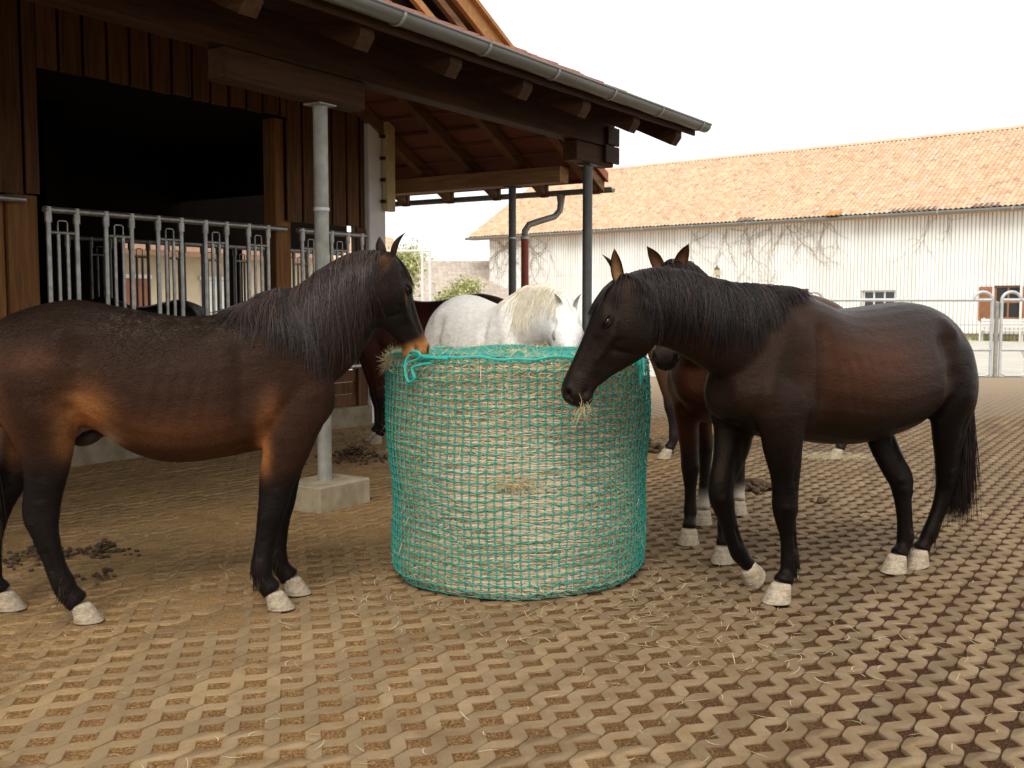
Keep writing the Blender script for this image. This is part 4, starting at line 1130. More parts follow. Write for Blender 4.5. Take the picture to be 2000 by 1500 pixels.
def net():
    NC, NRW = 106, 43
    sp = STOT / NRW
    grid = []
    for j in range(NRW):
        row = []
        for i in range(NC):
            th = 2 * PI * i / NC
            hexw = 0.25 + 0.75 * (0.5 + 0.5 * math.sin(th + 0.3)) if False else 0.35 + 0.65 * max(0, math.cos(th - 5.6))
            sgn = 1 if (i + j) % 2 else -1
            s = sp * (j + 0.2) + sgn * 0.0075 * hexw
            s += 0.012 * math.sin(2 * th + 0.8 + j * 0.05) + 0.005 * math.sin(5 * th + j * 0.12) + 0.003 * mnoise.noise(Vector((th * 6, j * 0.9, 0)))
            s -= 0.030 * math.exp(-((th - 4.35) / 0.22) ** 2) * math.exp(-((j - 9) / 6.0) ** 2)
            th2 = th + (0.007 * math.sin(j * 0.35 + th * 3) + 0.005 * mnoise.noise(Vector((th * 5, j * 0.7, 4))))
            s = min(max(s, 0.012), STOT * 0.97)
            row.append(bale_pt(th2, s, 0.007 + 0.003 * mnoise.noise(Vector((th * 9, j, 1)))))
        grid.append(row)
    V = []; F = []
    def strand(pts, r):
        n = 5; base = len(V)
        for k, p in enumerate(pts):
            t = (pts[min(k + 1, len(pts) - 1)] - pts[max(k - 1, 0)]).normalized(); ref = Vector((p.x, p.y, 0.4)).normalized()
            a = (ref - t * ref.dot(t)); a = a.normalized() if a.length > 1e-4 else Vector((0, 0, 1)); b = t.cross(a)
            for q in range(n): V.append((p + (a * math.cos(2 * PI * q / n) + b * math.sin(2 * PI * q / n)) * r)[:])
        for k in range(len(pts) - 1):
            for q in range(n): F.append((base + k * n + q, base + k * n + (q + 1) % n, base + (k + 1) * n + (q + 1) % n, base + (k + 1) * n + q))
    r = 0.0038
    for j in range(NRW):
        for i in range(NC):
            p = grid[j][i]
            if j < 33 or True:
                q = grid[j][(i + 1) % NC]
                if (q - p).length > 0.004:
                    mid = (p + q) / 2; mid = mid + Vector((mid.x, mid.y, 0)).normalized() * 0.0012
                    strand([p, mid, q], r)
            if j < NRW - 1:
                q = grid[j + 1][i]
                strand([p, (p + q) / 2, q], r)
            # knot
            if j < 36:
                o = Vector((p.x, p.y, 0)).normalized() * 0.002; base = len(V); kr = 0.0070
                for d in ((1, 0, 0), (-1, 0, 0), (0, 1, 0), (0, -1, 0), (0, 0, 1), (0, 0, -1)): V.append((p + o + Vector(d) * kr)[:])
                for a_, b_, c_ in ((0, 2, 4), (2, 1, 4), (1, 3, 4), (3, 0, 4), (2, 0, 5), (1, 2, 5), (3, 1, 5), (0, 3, 5)): F.append((base + a_, base + b_, base + c_, base + c_))
    me = D.meshes.new('net'); me.from_pydata(V, [], [f if f[2] != f[3] else f[:3] for f in F]); link('net', me, M['net'], BALE, True)
    # drawstring running round the rim, with loops at the left
    pts = []
    for k in range(200):
        th = 2 * PI * k / 199
        pts.append(bale_pt(th, BH - 0.055 + 0.05 + 0.008 * math.sin(9 * th) + 0.005 * math.sin(23 * th), 0.015))
    MB().tube(pts, 0.0075, 6, False).build('drawstring', M['net_rope'], BALE, True)
    th = 3.95
    b0 = bale_pt(th, BH - 0.05, 0.02); out = Vector((math.cos(th), math.sin(th), 0)); tn = Vector((-math.sin(th), math.cos(th), 0)); up = Vector((0, 0, 1))
    def loop(ctrl, r, nm):
        P = [b0 + tn * a + up * b + out * c for a, b, c in ctrl]
        # catmull-rom
        out_ = []
        for i in range(len(P) - 1):
            p0, p1, p2, p3 = P[max(i - 1, 0)], P[i], P[i + 1], P[min(i + 2, len(P) - 1)]
            for k in range(6):
                t = k / 6; out_.append(0.5 * ((2 * p1) + (p2 - p0) * t + (2 * p0 - 5 * p1 + 4 * p2 - p3) * t * t + (3 * p1 - p0 - 3 * p2 + p3) * t ** 3))
        MB().tube(out_ + [P[-1]], r, 6).build(nm, M['net_rope'], BALE, True)
    loop([(0.20, 0.045, -0.03), (0.08, 0.05, 0.0), (-0.02, 0.06, 0.01), (-0.06, 0.03, 0.02), (-0.055, -0.03, 0.03), (-0.03, -0.08, 0.03), (0.02, -0.06, 0.035), (0.0, -0.01, 0.03), (0.05, 0.01, 0.02), (0.12, 0.02, 0.012)], 0.0075, 'drawstring_loop')
    loop([(-0.055, 0.055, 0.0), (-0.02, 0.075, 0.02), (0.03, 0.075, 0.02), (0.05, 0.055, 0.02), (0.02, 0.035, 0.02), (-0.04, 0.02, 0.02)], 0.0068, 'drawstring_loop')
    th = 5.72; b0 = bale_pt(th, BH - 0.05, 0.02); out = Vector((math.cos(th), math.sin(th), 0)); tn = Vector((-math.sin(th), math.cos(th), 0))
    loop([(-0.06, 0.04, 0.0), (-0.03, 0.0, 0.03), (0.0, -0.06, 0.03), (0.03, -0.02, 0.03), (0.05, 0.04, 0.01), (0.0, 0.06, 0.0), (-0.02, 0.02, 0.03), (-0.01, -0.10, 0.03)], 0.0075, 'drawstring_loop')
net()

# ------------------------------------------------------------ manure, straw on the ground
def manure(x, y, n, spread, size, label, seed):
    rnd = random.Random(seed); mb = MB()
    for k in range(n):
        r = size * rnd.uniform(0.6, 1.2); d = abs(rnd.gauss(0, spread)); a = rnd.uniform(0, 2 * PI); cx, cy = d * math.cos(a), d * math.sin(a) * 0.8
        z = max(0, (spread * 1.2 - d)) * rnd.uniform(0.1, 0.55)
        bm = bmesh.new(); bmesh.ops.create_icosphere(bm, subdivisions=2, radius=r)
        off = Vector((rnd.uniform(0, 99), 0, 0))
        for v in bm.verts:
            v.co *= 1 + 0.35 * mnoise.noise(v.co / r * 1.3 + off) + 0.2 * mnoise.noise(v.co / r * 4 + off); v.co.z *= 0.6; v.co += Vector((cx, cy, z + r * 0.45))
        bm.verts.index_update(); mb.add([v.co[:] for v in bm.verts], [[w.index for w in f.verts] for f in bm.faces]); bm.free()
    o = mb.build('manure_pile', M['manure'], None); me = o.data; me.shade_smooth(); o.location = (x, y, 0); tag(o, label, 'manure', kind='stuff'); return o
manure(1.98, 8.55, 60, 0.13, 0.035, 'heap of round droppings between the legs of the walking dark horse', 3)
manure(1.42, 10.9, 40, 0.16, 0.035, 'flat dropping pile right of the bale beside the far horse hooves', 4)
manure(-2.78, 6.2, 120, 0.17, 0.017, 'crumbled dark manure at the left edge beside the bay horse hind leg', 5)
manure(-2.48, 6.35, 70, 0.11, 0.015, 'smaller broken manure lump right of the hind leg of the bay horse', 6)
manure(-1.55, 10.3, 150, 0.26, 0.020, 'trampled manure under the roof behind the concrete block', 7)
manure(-2.25, 5.75, 16, 0.09, 0.016, 'few small manure crumbs on the dirt under the bay horse belly', 8)
manure(2.35, 8.0, 8, 0.05, 0.025, 'single small dropping in front of the round heap', 9)

def straw(name, x, y, z, lmin, lmax, label):
    n = len(x); a = rng.uniform(0, PI, n); t = np.stack([np.cos(a), np.sin(a), rng.normal(0, 0.06, n)], 1)
    c = np.stack([x, y, z], 1); nn = np.tile(np.array([[0, 0, 1.0]]), (n, 1))
    o = blades(name, c, t, nn, rng.uniform(lmin, lmax, n), rng.uniform(0.0012, 0.003, n), M['straw'], None, 0.35); tag(o, label, 'straw')
n = 750
th = rng.uniform(0, 2 * PI, n); rr = BR + np.abs(rng.normal(0, 0.34, n)) + 0.01
straw('fallen_hay', BC.x + rr * np.cos(th), BC.y + rr * np.sin(th), rng.uniform(0.003, 0.009, n), 0.03, 0.13, 'fallen hay stalks around the foot of the bale')
n = 200
straw('fallen_hay', rng.normal(1.0, 0.5, n), rng.normal(4.75, 0.35, n), rng.uniform(0.003, 0.008, n), 0.03, 0.14, 'thin spread of hay below the head of the dark horse')
n = 800
yy = rng.uniform(3.2, 13, n); straw('scattered_straw', rng.uniform(-0.52, 0.52, n) * yy, yy, rng.uniform(0.002, 0.007, n), 0.02, 0.09, 'stray bits of straw scattered over the paving')
n = 1500
straw('hay_patch', 3.15 + rng.normal(0, 0.22, n), 10.35 + rng.normal(0, 0.16, n), np.abs(rng.normal(0, 0.018, n)) + 0.004, 0.03, 0.1, 'small mat of old hay beside the far hoof')
n = 260
straw('dirt_straw', rng.uniform(-2.9, -0.9, n), rng.uniform(5.2, 9.2, n), rng.uniform(0.008, 0.016, n), 0.03, 0.16, 'dry stalks lying on the dirt under the bay horse')

# ------------------------------------------------------------ horses
def ring_loft(mb, rings):
    n = len(rings[0]); v = [q for r in rings for q in r]; f = []
    for i in range(len(rings) - 1):
        for k in range(n): f.append((i * n + k, i * n + (k + 1) % n, (i + 1) * n + (k + 1) % n, (i + 1) * n + k))
    f.append(tuple(range(n - 1, -1, -1))); f.append(tuple((len(rings) - 1) * n + k for k in range(n)))
    mb.add([tuple(q) for q in v], f)

def resample(st, m):
    """Catmull-Rom through stations (rows of numbers), m steps per span"""
    st = [np.array(s, float) for s in st]; out = []
    for i in range(len(st) - 1):
        p0, p1, p2, p3 = st[max(i - 1, 0)], st[i], st[i + 1], st[min(i + 2, len(st) - 1)]
        for k in range(m):
            t = k / m; out.append(0.5 * ((2 * p1) + (p2 - p0) * t + (2 * p0 - 5 * p1 + 4 * p2 - p3) * t * t + (3 * p1 - p0 - 3 * p2 + p3) * t ** 3))
    out.append(st[-1]); return out

HEAD_ST = [  # u, top v, bottom v, half width
    (-0.02, -0.060, -0.26, 0.095), (0.04, -0.015, -0.33, 0.125), (0.12, 0.004, -0.405, 0.150), (0.20, 0.020, -0.465, 0.162), (0.28, 0.028, -0.498, 0.170), (0.35, 0.024, -0.498, 0.168),
    (0.42, 0.014, -0.478, 0.150), (0.50, 0.006, -0.438, 0.124), (0.58, 0.000, -0.385, 0.106), (0.67, -0.004, -0.325, 0.095), (0.76, -0.008, -0.282, 0.093), (0.84, -0.010, -0.262, 0.101),
    (0.90, -0.016, -0.258, 0.106), (0.95, -0.036, -0.245, 0.098), (0.985, -0.07, -0.220, 0.076), (1.0, -0.10, -0.185, 0.045)]

class Horse:
    pass

def make_horse(label, origin, ang, trunk, neck, poll, hdir, HL, legs, hooves, coat, mats, mane=None, forelock=None, tail=None, ears=None, voxel=0.0125, eye=True, scale=1.0, feats=(), jaw=0.0, headroll=0.0, detail=1.0, muzzle_open=0.0, muscle=1.0, fur=0, furlen=0.014):
    root = empty('horse', (origin[0], origin[1], 0), ang); root.scale = (scale,) * 3
    tag(root, label, 'horse')
    mb = MB(); N = 24
    # trunk
    st = resample([(s[0], s[1], s[2], s[3], (s[4] if len(s) > 4 else 0.0)) for s in trunk], 3); rings = []
    for x, zt, zb, w, yc in st:
        mid, h = (zt + zb) / 2, (zt - zb) / 2; rg = []
        for k in range(N):
            t = 2 * PI * k / N; c, s = math.cos(t), math.sin(t)
            yy = w * (abs(c) ** 0.86) * (1 if c > 0 else -1) * (1 - 0.13 * s)
            rg.append((x, yc + yy, mid + h * (abs(s) ** 0.92) * (1 if s > 0 else -1)))
        rings.append(rg)
    ring_loft(mb, rings)
    # neck
    P = Vector(poll); Dh = Vector(hdir).normalized()
    fh = Vector((Dh.x, Dh.y, 0)).normalized(); S = Vector((-fh.y, fh.x, 0))
    if headroll: S = (Matrix.Rotation(headroll, 3, Dh) @ S)
    V = Dh.cross(S).normalized()
    st = resample([tuple(s) for s in neck], 3); rings = []; crest = []
    for i, s in enumerate(st):
        c = Vector(s[:3]); t = Vector(st[min(i + 1, len(st) - 1)][:3]) - Vector(st[max(i - 1, 0)][:3]); t.normalize()
        side = Vector((0, 0, 1)).cross(t).normalized(); u = t.cross(side).normalized(); rg = []
        for k in range(N):
            a = 2 * PI * k / N; ca, sa = math.cos(a), math.sin(a)
            rg.append(c + side * (s[4] * ca * (1 - 0.28 * sa)) + u * (s[3] * sa))
        rings.append(rg); crest.append(c + u * s[3])
    ring_loft(mb, rings)
    # head
    rings = []
    for u, vt, vb, w in resample(HEAD_ST, 3):
        vb = vb - jaw * math.exp(-((u - 0.28) / 0.15) ** 2)
        mid, h = (vt + vb) / 2, (vt - vb) / 2; rg = []
        for k in range(N):
            a = 2 * PI * k / N; ca, sa = math.cos(a), math.sin(a)
            ww = w * (abs(ca) ** 0.85) * (1 if ca > 0 else -1) * (1 + (0.10 if u < 0.8 else 0.0) * sa)
            if u > 0.12 and u < 0.85: ww *= 1 - 0.22 * max(0, -sa)
            rg.append(P + Dh * (u * HL) + V * ((mid + h * sa) * HL) + S * (ww * HL))
        rings.append(rg)
    ring_loft(mb, rings)
    # legs
    def leg_fix(leg):
        out = []
        for q in leg:
            q = list(q)
            k_ = 1.09 if 0.2 < q[2] < 0.8 else 1.0
            if q[2] < 0.17: k_ = 0.90
            if q[2] < 0.125: k_ = 1.08
            q[3] *= k_; q[4] *= k_; out.append(tuple(q))
        a, b = np.array(out[-2]), np.array(out[-1]); e = b.copy(); e[:3] = b[:3] + (b[:3] - a[:3]) / (np.linalg.norm(b[:3] - a[:3]) + 1e-6) * 0.018; out.append(tuple(e)); return out
    for leg in legs:
        leg = leg_fix(leg)
        st = resample(leg, 3); rings = []
        for i, s in enumerate(st):
            c = Vector(s[:3]); t = Vector(st[min(i + 1, len(st) - 1)][:3]) - Vector(st[max(i - 1, 0)][:3]); t.normalize()
            side = Vector((0, 1, 0)); side = (side - t * side.dot(t)).normalized(); u = t.cross(side).normalized()
            rings.append([c + side * (s[4] * math.cos(2 * PI * k / 20)) + u * (s[3] * math.sin(2 * PI * k / 20)) for k in range(20)])
        ring_loft(mb, rings)
    me = D.meshes.new('tmp'); me.from_pydata(mb.v, [], mb.f)
    bm = bmesh.new(); bm.from_mesh(me); bmesh.ops.recalc_face_normals(bm, faces=bm.faces); bm.to_mesh(me); bm.free()
    o = D.objects.new('tmp', me); COL.objects.link(o)
    m1 = o.modifiers.new('r', 'REMESH'); m1.mode = 'VOXEL'; m1.voxel_size = voxel
    m2 = o.modifiers.new('s', 'SMOOTH'); m2.factor = 0.5; m2.iterations = max(4, int(9 * 0.0125 / voxel))
    dg = bpy.context.evaluated_depsgraph_get(); dg.update()
    me2 = D.meshes.new_from_object(o.evaluated_get(dg))
    D.objects.remove(o); D.meshes.remove(me)
    n = len(me2.vertices); X = np.empty(n * 3, np.float32); me2.vertices.foreach_get('co', X); X = X.reshape(-1, 3).astype(float)
    def normals():
        me2.vertices.foreach_set('co', X.astype(np.float32).ravel()); me2.update()
        q = np.empty(n * 3, np.float32); me2.vertices.foreach_get('normal', q) if hasattr(me2.vertices[0], 'normal') else None
        return q.reshape(-1, 3).astype(float)
    Pn, Dn, Vn, Sn = [np.array(q[:]) for q in (P, Dh, V, S)]
    def huvw(X):
        d = (X - Pn) / HL; return np.stack([d @ Dn, d @ Vn, d @ Sn], 1)
    def seg_g(Q, p0, p1, r):
        p0, p1 = np.array(p0, float), np.array(p1, float); d = p1 - p0; t = np.clip(((Q - p0) @ d) / (d @ d + 1e-12), 0, 1); return np.exp(-(np.linalg.norm(Q - (p0 + t[:, None] * d), axis=1) / r) ** 2)
    feats = list(feats)
    for leg in legs:
        lo_ = [np.array(q, float) for q in leg if 0.21 < q[2] < 0.40]
        for q0, q1 in zip(lo_[:-1], lo_[1:]):
            for sd_ in (1, -1):
                feats.append(((q0[0] - q0[3] * .30, q0[1] + sd_ * q0[4], q0[2]), (q1[0] - q1[3] * .30, q1[1] + sd_ * q1[4], q1[2]), 0.013, -0.0060))
        for q in leg:
            if 0.44 < q[2] < 0.56: feats += [((q[0] + q[3] * .5, q[1] + q[4] * .8, q[2]), (q[0] + q[3] * .5, q[1] + q[4] * .8, q[2]), 0.022, 0.003), ((q[0] - q[3] * .6, q[1] + q[4] * .6, q[2] - .02), (q[0] - q[3] * .6, q[1] - q[4] * .6, q[2] - .02), 0.02, 0.003)]
            if 0.60 < q[2] < 0.85: feats += [((q[0] - q[3] * .2, q[1] + q[4], q[2] + .05), (q[0] - q[3] * .1, q[1] + q[4], q[2] - .05), 0.018, -0.003), ((q[0] - q[3] * .2, q[1] - q[4], q[2] + .05), (q[0] - q[3] * .1, q[1] - q[4], q[2] - .05), 0.018, -0.003)]
    # body features: (p0, p1, radius, amount) in local metres, mirrored when flagged
    Nn = normals(); disp = np.zeros(n)
    for p0, p1, r, amt in feats:
        disp += 1.7 * muscle * amt * seg_g(X, p0, p1, r)
    X = X + Nn * disp[:, None]
    # head features in head units
    H = huvw(X); near = (H[:, 0] > -0.08) & (H[:, 0] < 1.1) & (np.abs(H[:, 2]) < 0.3) & (H[:, 1] > -0.6) & (H[:, 1] < 0.2)
    Nn = normals(); disp = np.zeros(n); sgn = np.sign(H[:, 2]); Ha = H.copy(); Ha[:, 2] = np.abs(Ha[:, 2])
    hf = [  # p0, p1, radius, amount (units of head length)
        ((0.285, -0.045, 0.17), (0.36, -0.062, 0.17), 0.036, 0.024),   # brow
        ((0.325, -0.102, 0.19), (0.350, -0.104, 0.19), 0.030, -0.034), # eye socket
        ((0.30, -0.150, 0.18), (0.39, -0.155, 0.17), 0.024, 0.012),    # lower lid
        ((0.20, -0.060, 0.16), (0.235, -0.070, 0.16), 0.036, -0.026),  # hollow above the eye
        ((0.41, -0.185, 0.16), (0.62, -0.165, 0.11), 0.020, 0.016),    # facial crest
        ((0.43, -0.235, 0.15), (0.62, -0.210, 0.11), 0.030, -0.012),
        ((0.26, -0.32, 0.16), (0.32, -0.33, 0.16), 0.13, 0.020),       # cheek
        ((0.50, -0.25, 0.12), (0.46, -0.42, 0.10), 0.024, -0.018),     # front of cheek
        ((0.08, -0.42, 0.13), (0.05, -0.20, 0.13), 0.034, -0.022),     # behind the jaw
        ((0.50, -0.08, 0.11), (0.74, -0.085, 0.09), 0.036, -0.014),    # side of the nose
        ((0.62, -0.26, 0.09), (0.74, -0.24, 0.09), 0.040, -0.012),
        ((0.895, -0.045, 0.09), (0.965, -0.080, 0.07), 0.022, 0.024),  # nostril rim
        ((0.925, -0.118, 0.09), (0.885, -0.070, 0.10), 0.020, 0.020),
        ((0.945, -0.085, 0.085), (0.925, -0.078, 0.095), 0.022, -0.050),  # nostril
        ((0.990, -0.168, 0.0), (0.86, -0.190, 0.10), 0.012, -0.030),   # mouth line
        ((0.93, -0.180, 0.07), (0.81, -0.198, 0.10), 0.012, -0.020),
        ((0.90, -0.240, 0.0), (0.91, -0.240, 0.03), 0.045, 0.022),     # chin
        ((0.95, -0.215, 0.02), (0.90, -0.215, 0.06), 0.022, 0.012),    # lower lip
        ((0.86, -0.250, 0.0), (0.80, -0.27, 0.0), 0.03, -0.012),
        ((0.95, -0.14, 0.0), (0.90, -0.15, 0.07), 0.030, 0.012)]
    for p0, p1, r, amt in hf: disp += amt * seg_g(Ha, p0, p1, r)
    X = X + Nn * (disp * near * HL)[:, None]
    me2.vertices.foreach_set('co', X.astype(np.float32).ravel()); me2.update()
    me2.name = 'body'; me2.materials.clear()
    body = link('body', me2, mats['coat'], root, True)
    H = huvw(X)
    col, dust = coat(X, H, near)
    at = me2.attributes.new('coat', 'FLOAT_COLOR', 'POINT'); at.data.foreach_set('color', np.c_[np.clip(col, 0, 1), np.ones(n)].astype(np.float32).ravel())
    at = me2.attributes.new('dust', 'FLOAT', 'POINT'); at.data.foreach_set('value', dust.astype(np.float32))
    bvh = BVHTree.FromPolygons([Vector(q) for q in X], [tuple(p.vertices) for p in me2.polygons])
    def hp(u, v, w): return P + Dh * (u * HL) + V * (v * HL) + S * (w * HL)
    # eyes
    if eye:
        for s in (-1, 1):
            a = hp(0.337, -0.098, s * 0.4); hit = bvh.ray_cast(a, -S * s)
            if hit[0] is None: continue
            c = hit[0] - S * s * 0.0125; bm = bmesh.new(); bmesh.ops.create_uvsphere(bm, u_segments=20, v_segments=12, radius=0.0205 * HL / 0.6)
            for q in bm.verts: q.co = Vector((q.co.x * 1.1, q.co.y, q.co.z * 0.82))
            mm = D.meshes.new('eye'); bm.to_mesh(mm); bm.free(); e = link('eye', mm, M['eye'], root, True)
            R = Matrix((Dh, S, V)).transposed(); e.matrix_local = Matrix.Translation(c) @ R.to_4x4()
            # lids: two thin arcs
            lid = MB()
            for sg, hgt in ((1, 0.021), (-1, -0.016)):
                pts = [c + Dh * (math.cos(t) * 0.029 * HL / 0.6) + V * (math.sin(t) * abs(hgt) * 0.78 * (1 if sg > 0 else -1) * HL / 0.6) + S * s * (0.008 + 0.009 * math.sin(t)) for t in [PI * k / 10 for k in range(11)]]
                lid.tube(pts, [0.0035 + 0.0045 * math.sin(PI * k / 10) for k in range(11)], 6, False)
            lo_ = lid.build('eyelid', mats['coat'], root, True)
            nv = len(lo_.data.vertices); cc = coat(np.tile(np.array(c[:]), (nv, 1)), np.tile(np.array([[0.34, -0.1, 0.18]]), (nv, 1)), np.ones(nv, bool))[0] * 0.6
            at = lo_.data.attributes.new('coat', 'FLOAT_COLOR', 'POINT'); at.data.foreach_set('color', np.c_[cc, np.ones(nv)].astype(np.float32).ravel())
    # ears
    ears = ears or {}
    for s in (-1, 1):
        e = ears.get(s, ears.get(0, {})); L = e.get('len', 0.165) * HL / 0.6; w0 = e.get('w', 0.036) * HL / 0.6
        axis = (e['axis'] if 'axis' in e else (-Dh * 0.62 + V * 0.75 + S * s * 0.22)); axis = Vector(axis).normalized()
        op = e['open'] if 'open' in e else (V * 0.6 + Dh * 0.2 + S * s * 0.75); op = Vector(op); op = (op - axis * op.dot(axis)).normalized(); sd = axis.cross(op)
        base = hp(0.035, -0.045, s * 0.085); v = []; f = []; m = 9; cols = []; T = 10
        for j in range(T + 1):
            t = j / T; w = w0 * (0.72 + 0.9 * t - 1.0 * t * t) * (1 - t ** 4) * 1.05 + 0.0012; bendv = sd * (0.012 * t * t * s) + op * (-0.010 * math.sin(PI * t) + 0.012 * t * t)
            c = base + axis * (L * t - 0.02) + bendv
            span = 1.95 - 0.55 * t
            for layer in (0, 1):
                for k in range(m):
                    a = PI + span * (2 * k / (m - 1) - 1) * 0.93 if layer == 0 else PI - span * (2 * k / (m - 1) - 1) * 0.93
                    r = w if layer == 0 else max(w - 0.005 * (1 - 0.5 * t), w * 0.55)
                    v.append(c + op * (r * math.cos(a)) * 0.85 + sd * (r * math.sin(a))); cols.append(layer)
        R_ = 2 * m
        for j in range(T):
            for k in range(R_): f.append((j * R_ + k, j * R_ + (k + 1) % R_, (j + 1) * R_ + (k + 1) % R_, (j + 1) * R_ + k))
        f.append(tuple(T * R_ + k for k in range(R_))); f.append(tuple(R_ - 1 - k for k in range(R_)))
        mm = D.meshes.new('ear'); mm.from_pydata([q[:] for q in v], [], f); eo = link('ear', mm, mats['coat'], root, True); rimk = np.array([math.sin(PI * (k % m) / (m - 1)) ** 1.5 for j in range(T + 1) for k in range(2 * m)])[:, None]
        nv = len(v); H2 = np.tile(np.array([[0.0, 0.0, 0.05]]), (nv, 1)); base_c = coat(np.array([q[:] for q in v]), H2, np.ones(nv, bool))[0]
        inner = np.array(coat.ear_inner); cols = np.array(cols)[:, None] * rimk; cc = base_c * (1 - cols) + inner * cols
        at = mm.attributes.new('coat', 'FLOAT_COLOR', 'POINT'); at.data.foreach_set('color', np.c_[cc, np.ones(nv)].astype(np.float32).ravel())
    # hooves
    for h in hooves:
        x, y, z = h[:3]; pitch = h[3] if len(h) > 3 else 0.0; yaw = h[4] if len(h) > 4 else 0.0; k_ = (h[5] if len(h) > 5 else 1.0) * 1.10; kz = 0.84; z = z - 0.089 + 0.089 * k_ * kz + 0.002; x = x + 0.010 * math.cos(pitch)
        prof = [(0.012, -0.006, 0.036, 0.036), (0.003, -0.002, 0.046, 0.044), (-0.010, 0.002, 0.050, 0.048), (-0.045, 0.014, 0.058, 0.055), (-0.078, 0.026, 0.068, 0.063), (-0.086, 0.027, 0.0675, 0.0625), (-0.089, 0.026, 0.062, 0.057)]
        mbh = MB(); rings = []
        for zz, dx, rx, ry in prof:
            rg = []
            for q in range(20):
                t = 2 * PI * q / 20; cx = math.cos(t); fx = rx * (cx if cx > 0 else cx * 0.82); hz = zz
                if cx < 0 and zz < 0: hz = zz if zz < -0.07 else zz * (1 + 0.25 * cx)
                rg.append(Vector(((dx + fx) * k_, ry * math.sin(t) * k_, hz * k_ * kz)))
            rings.append(rg)
        ring_loft(mbh, rings); ho = mbh.build('hoof', M['hoof'], root, True)
        ho.matrix_local = Matrix.Translation((x, y, z)) @ Matrix.Rotation(yaw, 4, 'Z') @ Matrix.Rotation(pitch, 4, 'Y')
    # hair
    def strands(name, roots, mat, length, step_dir, steps=11, width=0.0022, off=(0.004, 0.022), gravity=0.55, clump=0.5, wave=0.0, seed=1, collide=True, keep=0.5, wander=0.05):
        rg = random.Random(seed); Vv = []; Ff = []
        for ri, (p, d0, L) in enumerate(roots):
            L = L * rg.uniform(0.75, 1.1); p = Vector(p); d = Vector(d0).normalized(); o_ = rg.uniform(*off); pts = [p.copy()]; st_ = L / steps; ph = rg.uniform(0, 6.28)
            drift = Vector((rg.gauss(0, wander), rg.gauss(0, wander), 0))
            for k in range(steps):
                d = (d * keep + Vector((0, 0, -1)) * gravity + drift + step_dir * 0.05).normalized()
                q = p + d * st_
                if wave: q += fh * 0 + Vector((math.sin(k * 0.9 + ph * 0.15) * wave, math.cos(k * 0.8 + ph * 0.15) * wave * 0.4, 0))
                if collide:
                    loc, nor, idx, dist = bvh.find_nearest(q)
                    if loc is not None:
                        sd_ = (q - loc).dot(nor); want = o_ * min(1, 0.25 + k * 0.25)
                        if sd_ < want: q = q + nor * (want - sd_)
                        elif sd_ < 0.07: q = q - nor * min(0.5 * (sd_ - want), 0.006)
                pts.append(q); d = (q - p).normalized() if (q - p).length > 1e-5 else d; p = q
            b = len(Vv); w = width * rg.uniform(0.6, 1.3)
            for k, q in enumerate(pts):
                t = (pts[min(k + 1, steps)] - pts[max(k - 1, 0)]).normalized(); a = t.cross(Vector((0.3, 0.2, 1))); a = a.normalized() if a.length > 1e-4 else Vector((1, 0, 0)); c_ = t.cross(a)
                ww = w * (1 - 0.85 * (k / steps) ** 2)
                for m_ in range(3): Vv.append((q + (a * math.cos(2.094 * m_) + c_ * math.sin(2.094 * m_)) * ww)[:])
            for k in range(steps):
                for m_ in range(3): Ff.append((b + k * 3 + m_, b + k * 3 + (m_ + 1) % 3, b + (k + 1) * 3 + (m_ + 1) % 3, b + (k + 1) * 3 + m_))
        return np_mesh(name, np.array(Vv), np.array(Ff), mat, root, smooth=True)
    if mane:
        rg = random.Random(5); pts = []
        cr = [Vector(q) for q in mane['line']] if 'line' in mane else crest
        Ls = [0]; 
        for q0, q1 in zip(cr[:-1], cr[1:]): Ls.append(Ls[-1] + (q1 - q0).length)
        nclump = mane.get('clumps', 60); roots = []
        for i in range(int(mane['n'] * detail)):
            t0 = rg.random()
            if rg.random() < 0.75: t0 = (round(t0 * nclump) + rg.gauss(0, 0.22)) / nclump; t0 = min(max(t0, 0), 1)
            s = t0 * Ls[-1]; j = max(0, min(len(cr) - 2, next((k for k in range(len(Ls) - 1) if Ls[k + 1] >= s), len(cr) - 2)))
            q = cr[j].lerp(cr[j + 1], (s - Ls[j]) / max(1e-6, Ls[j + 1] - Ls[j])); tn = (cr[j + 1] - cr[j]).normalized()
            sidev = Vector((0, 0, 1)).cross(tn).normalized() * mane['side']
            if rg.random() < mane.get('other', 0.0): sidev = -sidev
            h = bvh.find_nearest(q)[0]; q = (h if h is not None else q) + Vector((0, 0, 0.0))
            q = q + sidev * rg.uniform(-0.012, 0.020) + Vector((0, 0, rg.uniform(-0.004, 0.004)))
            cl = math.sin(round(t0 * nclump) * 12.9898) * 0.5 + 0.5
            lean = mane.get('lean', 0.0) + (cl - 0.5) * mane.get('spread', 0.5)
            L = mane['len'](t0) * (0.8 + 0.35 * cl)
            roots.append((q, sidev * 0.9 + Vector((0, 0, mane.get('lift', 0.55))) + tn * lean, L))
        strands('mane', roots, mats['hair'], None, Vector(mane.get('drift', (0, 0, 0))), off=mane.get('off', (0.004, 0.022)), steps=mane.get('steps', 13), width=mane.get('width', 0.0023), wave=mane.get('wave', 0.0), gravity=mane.get('gravity', 0.5))
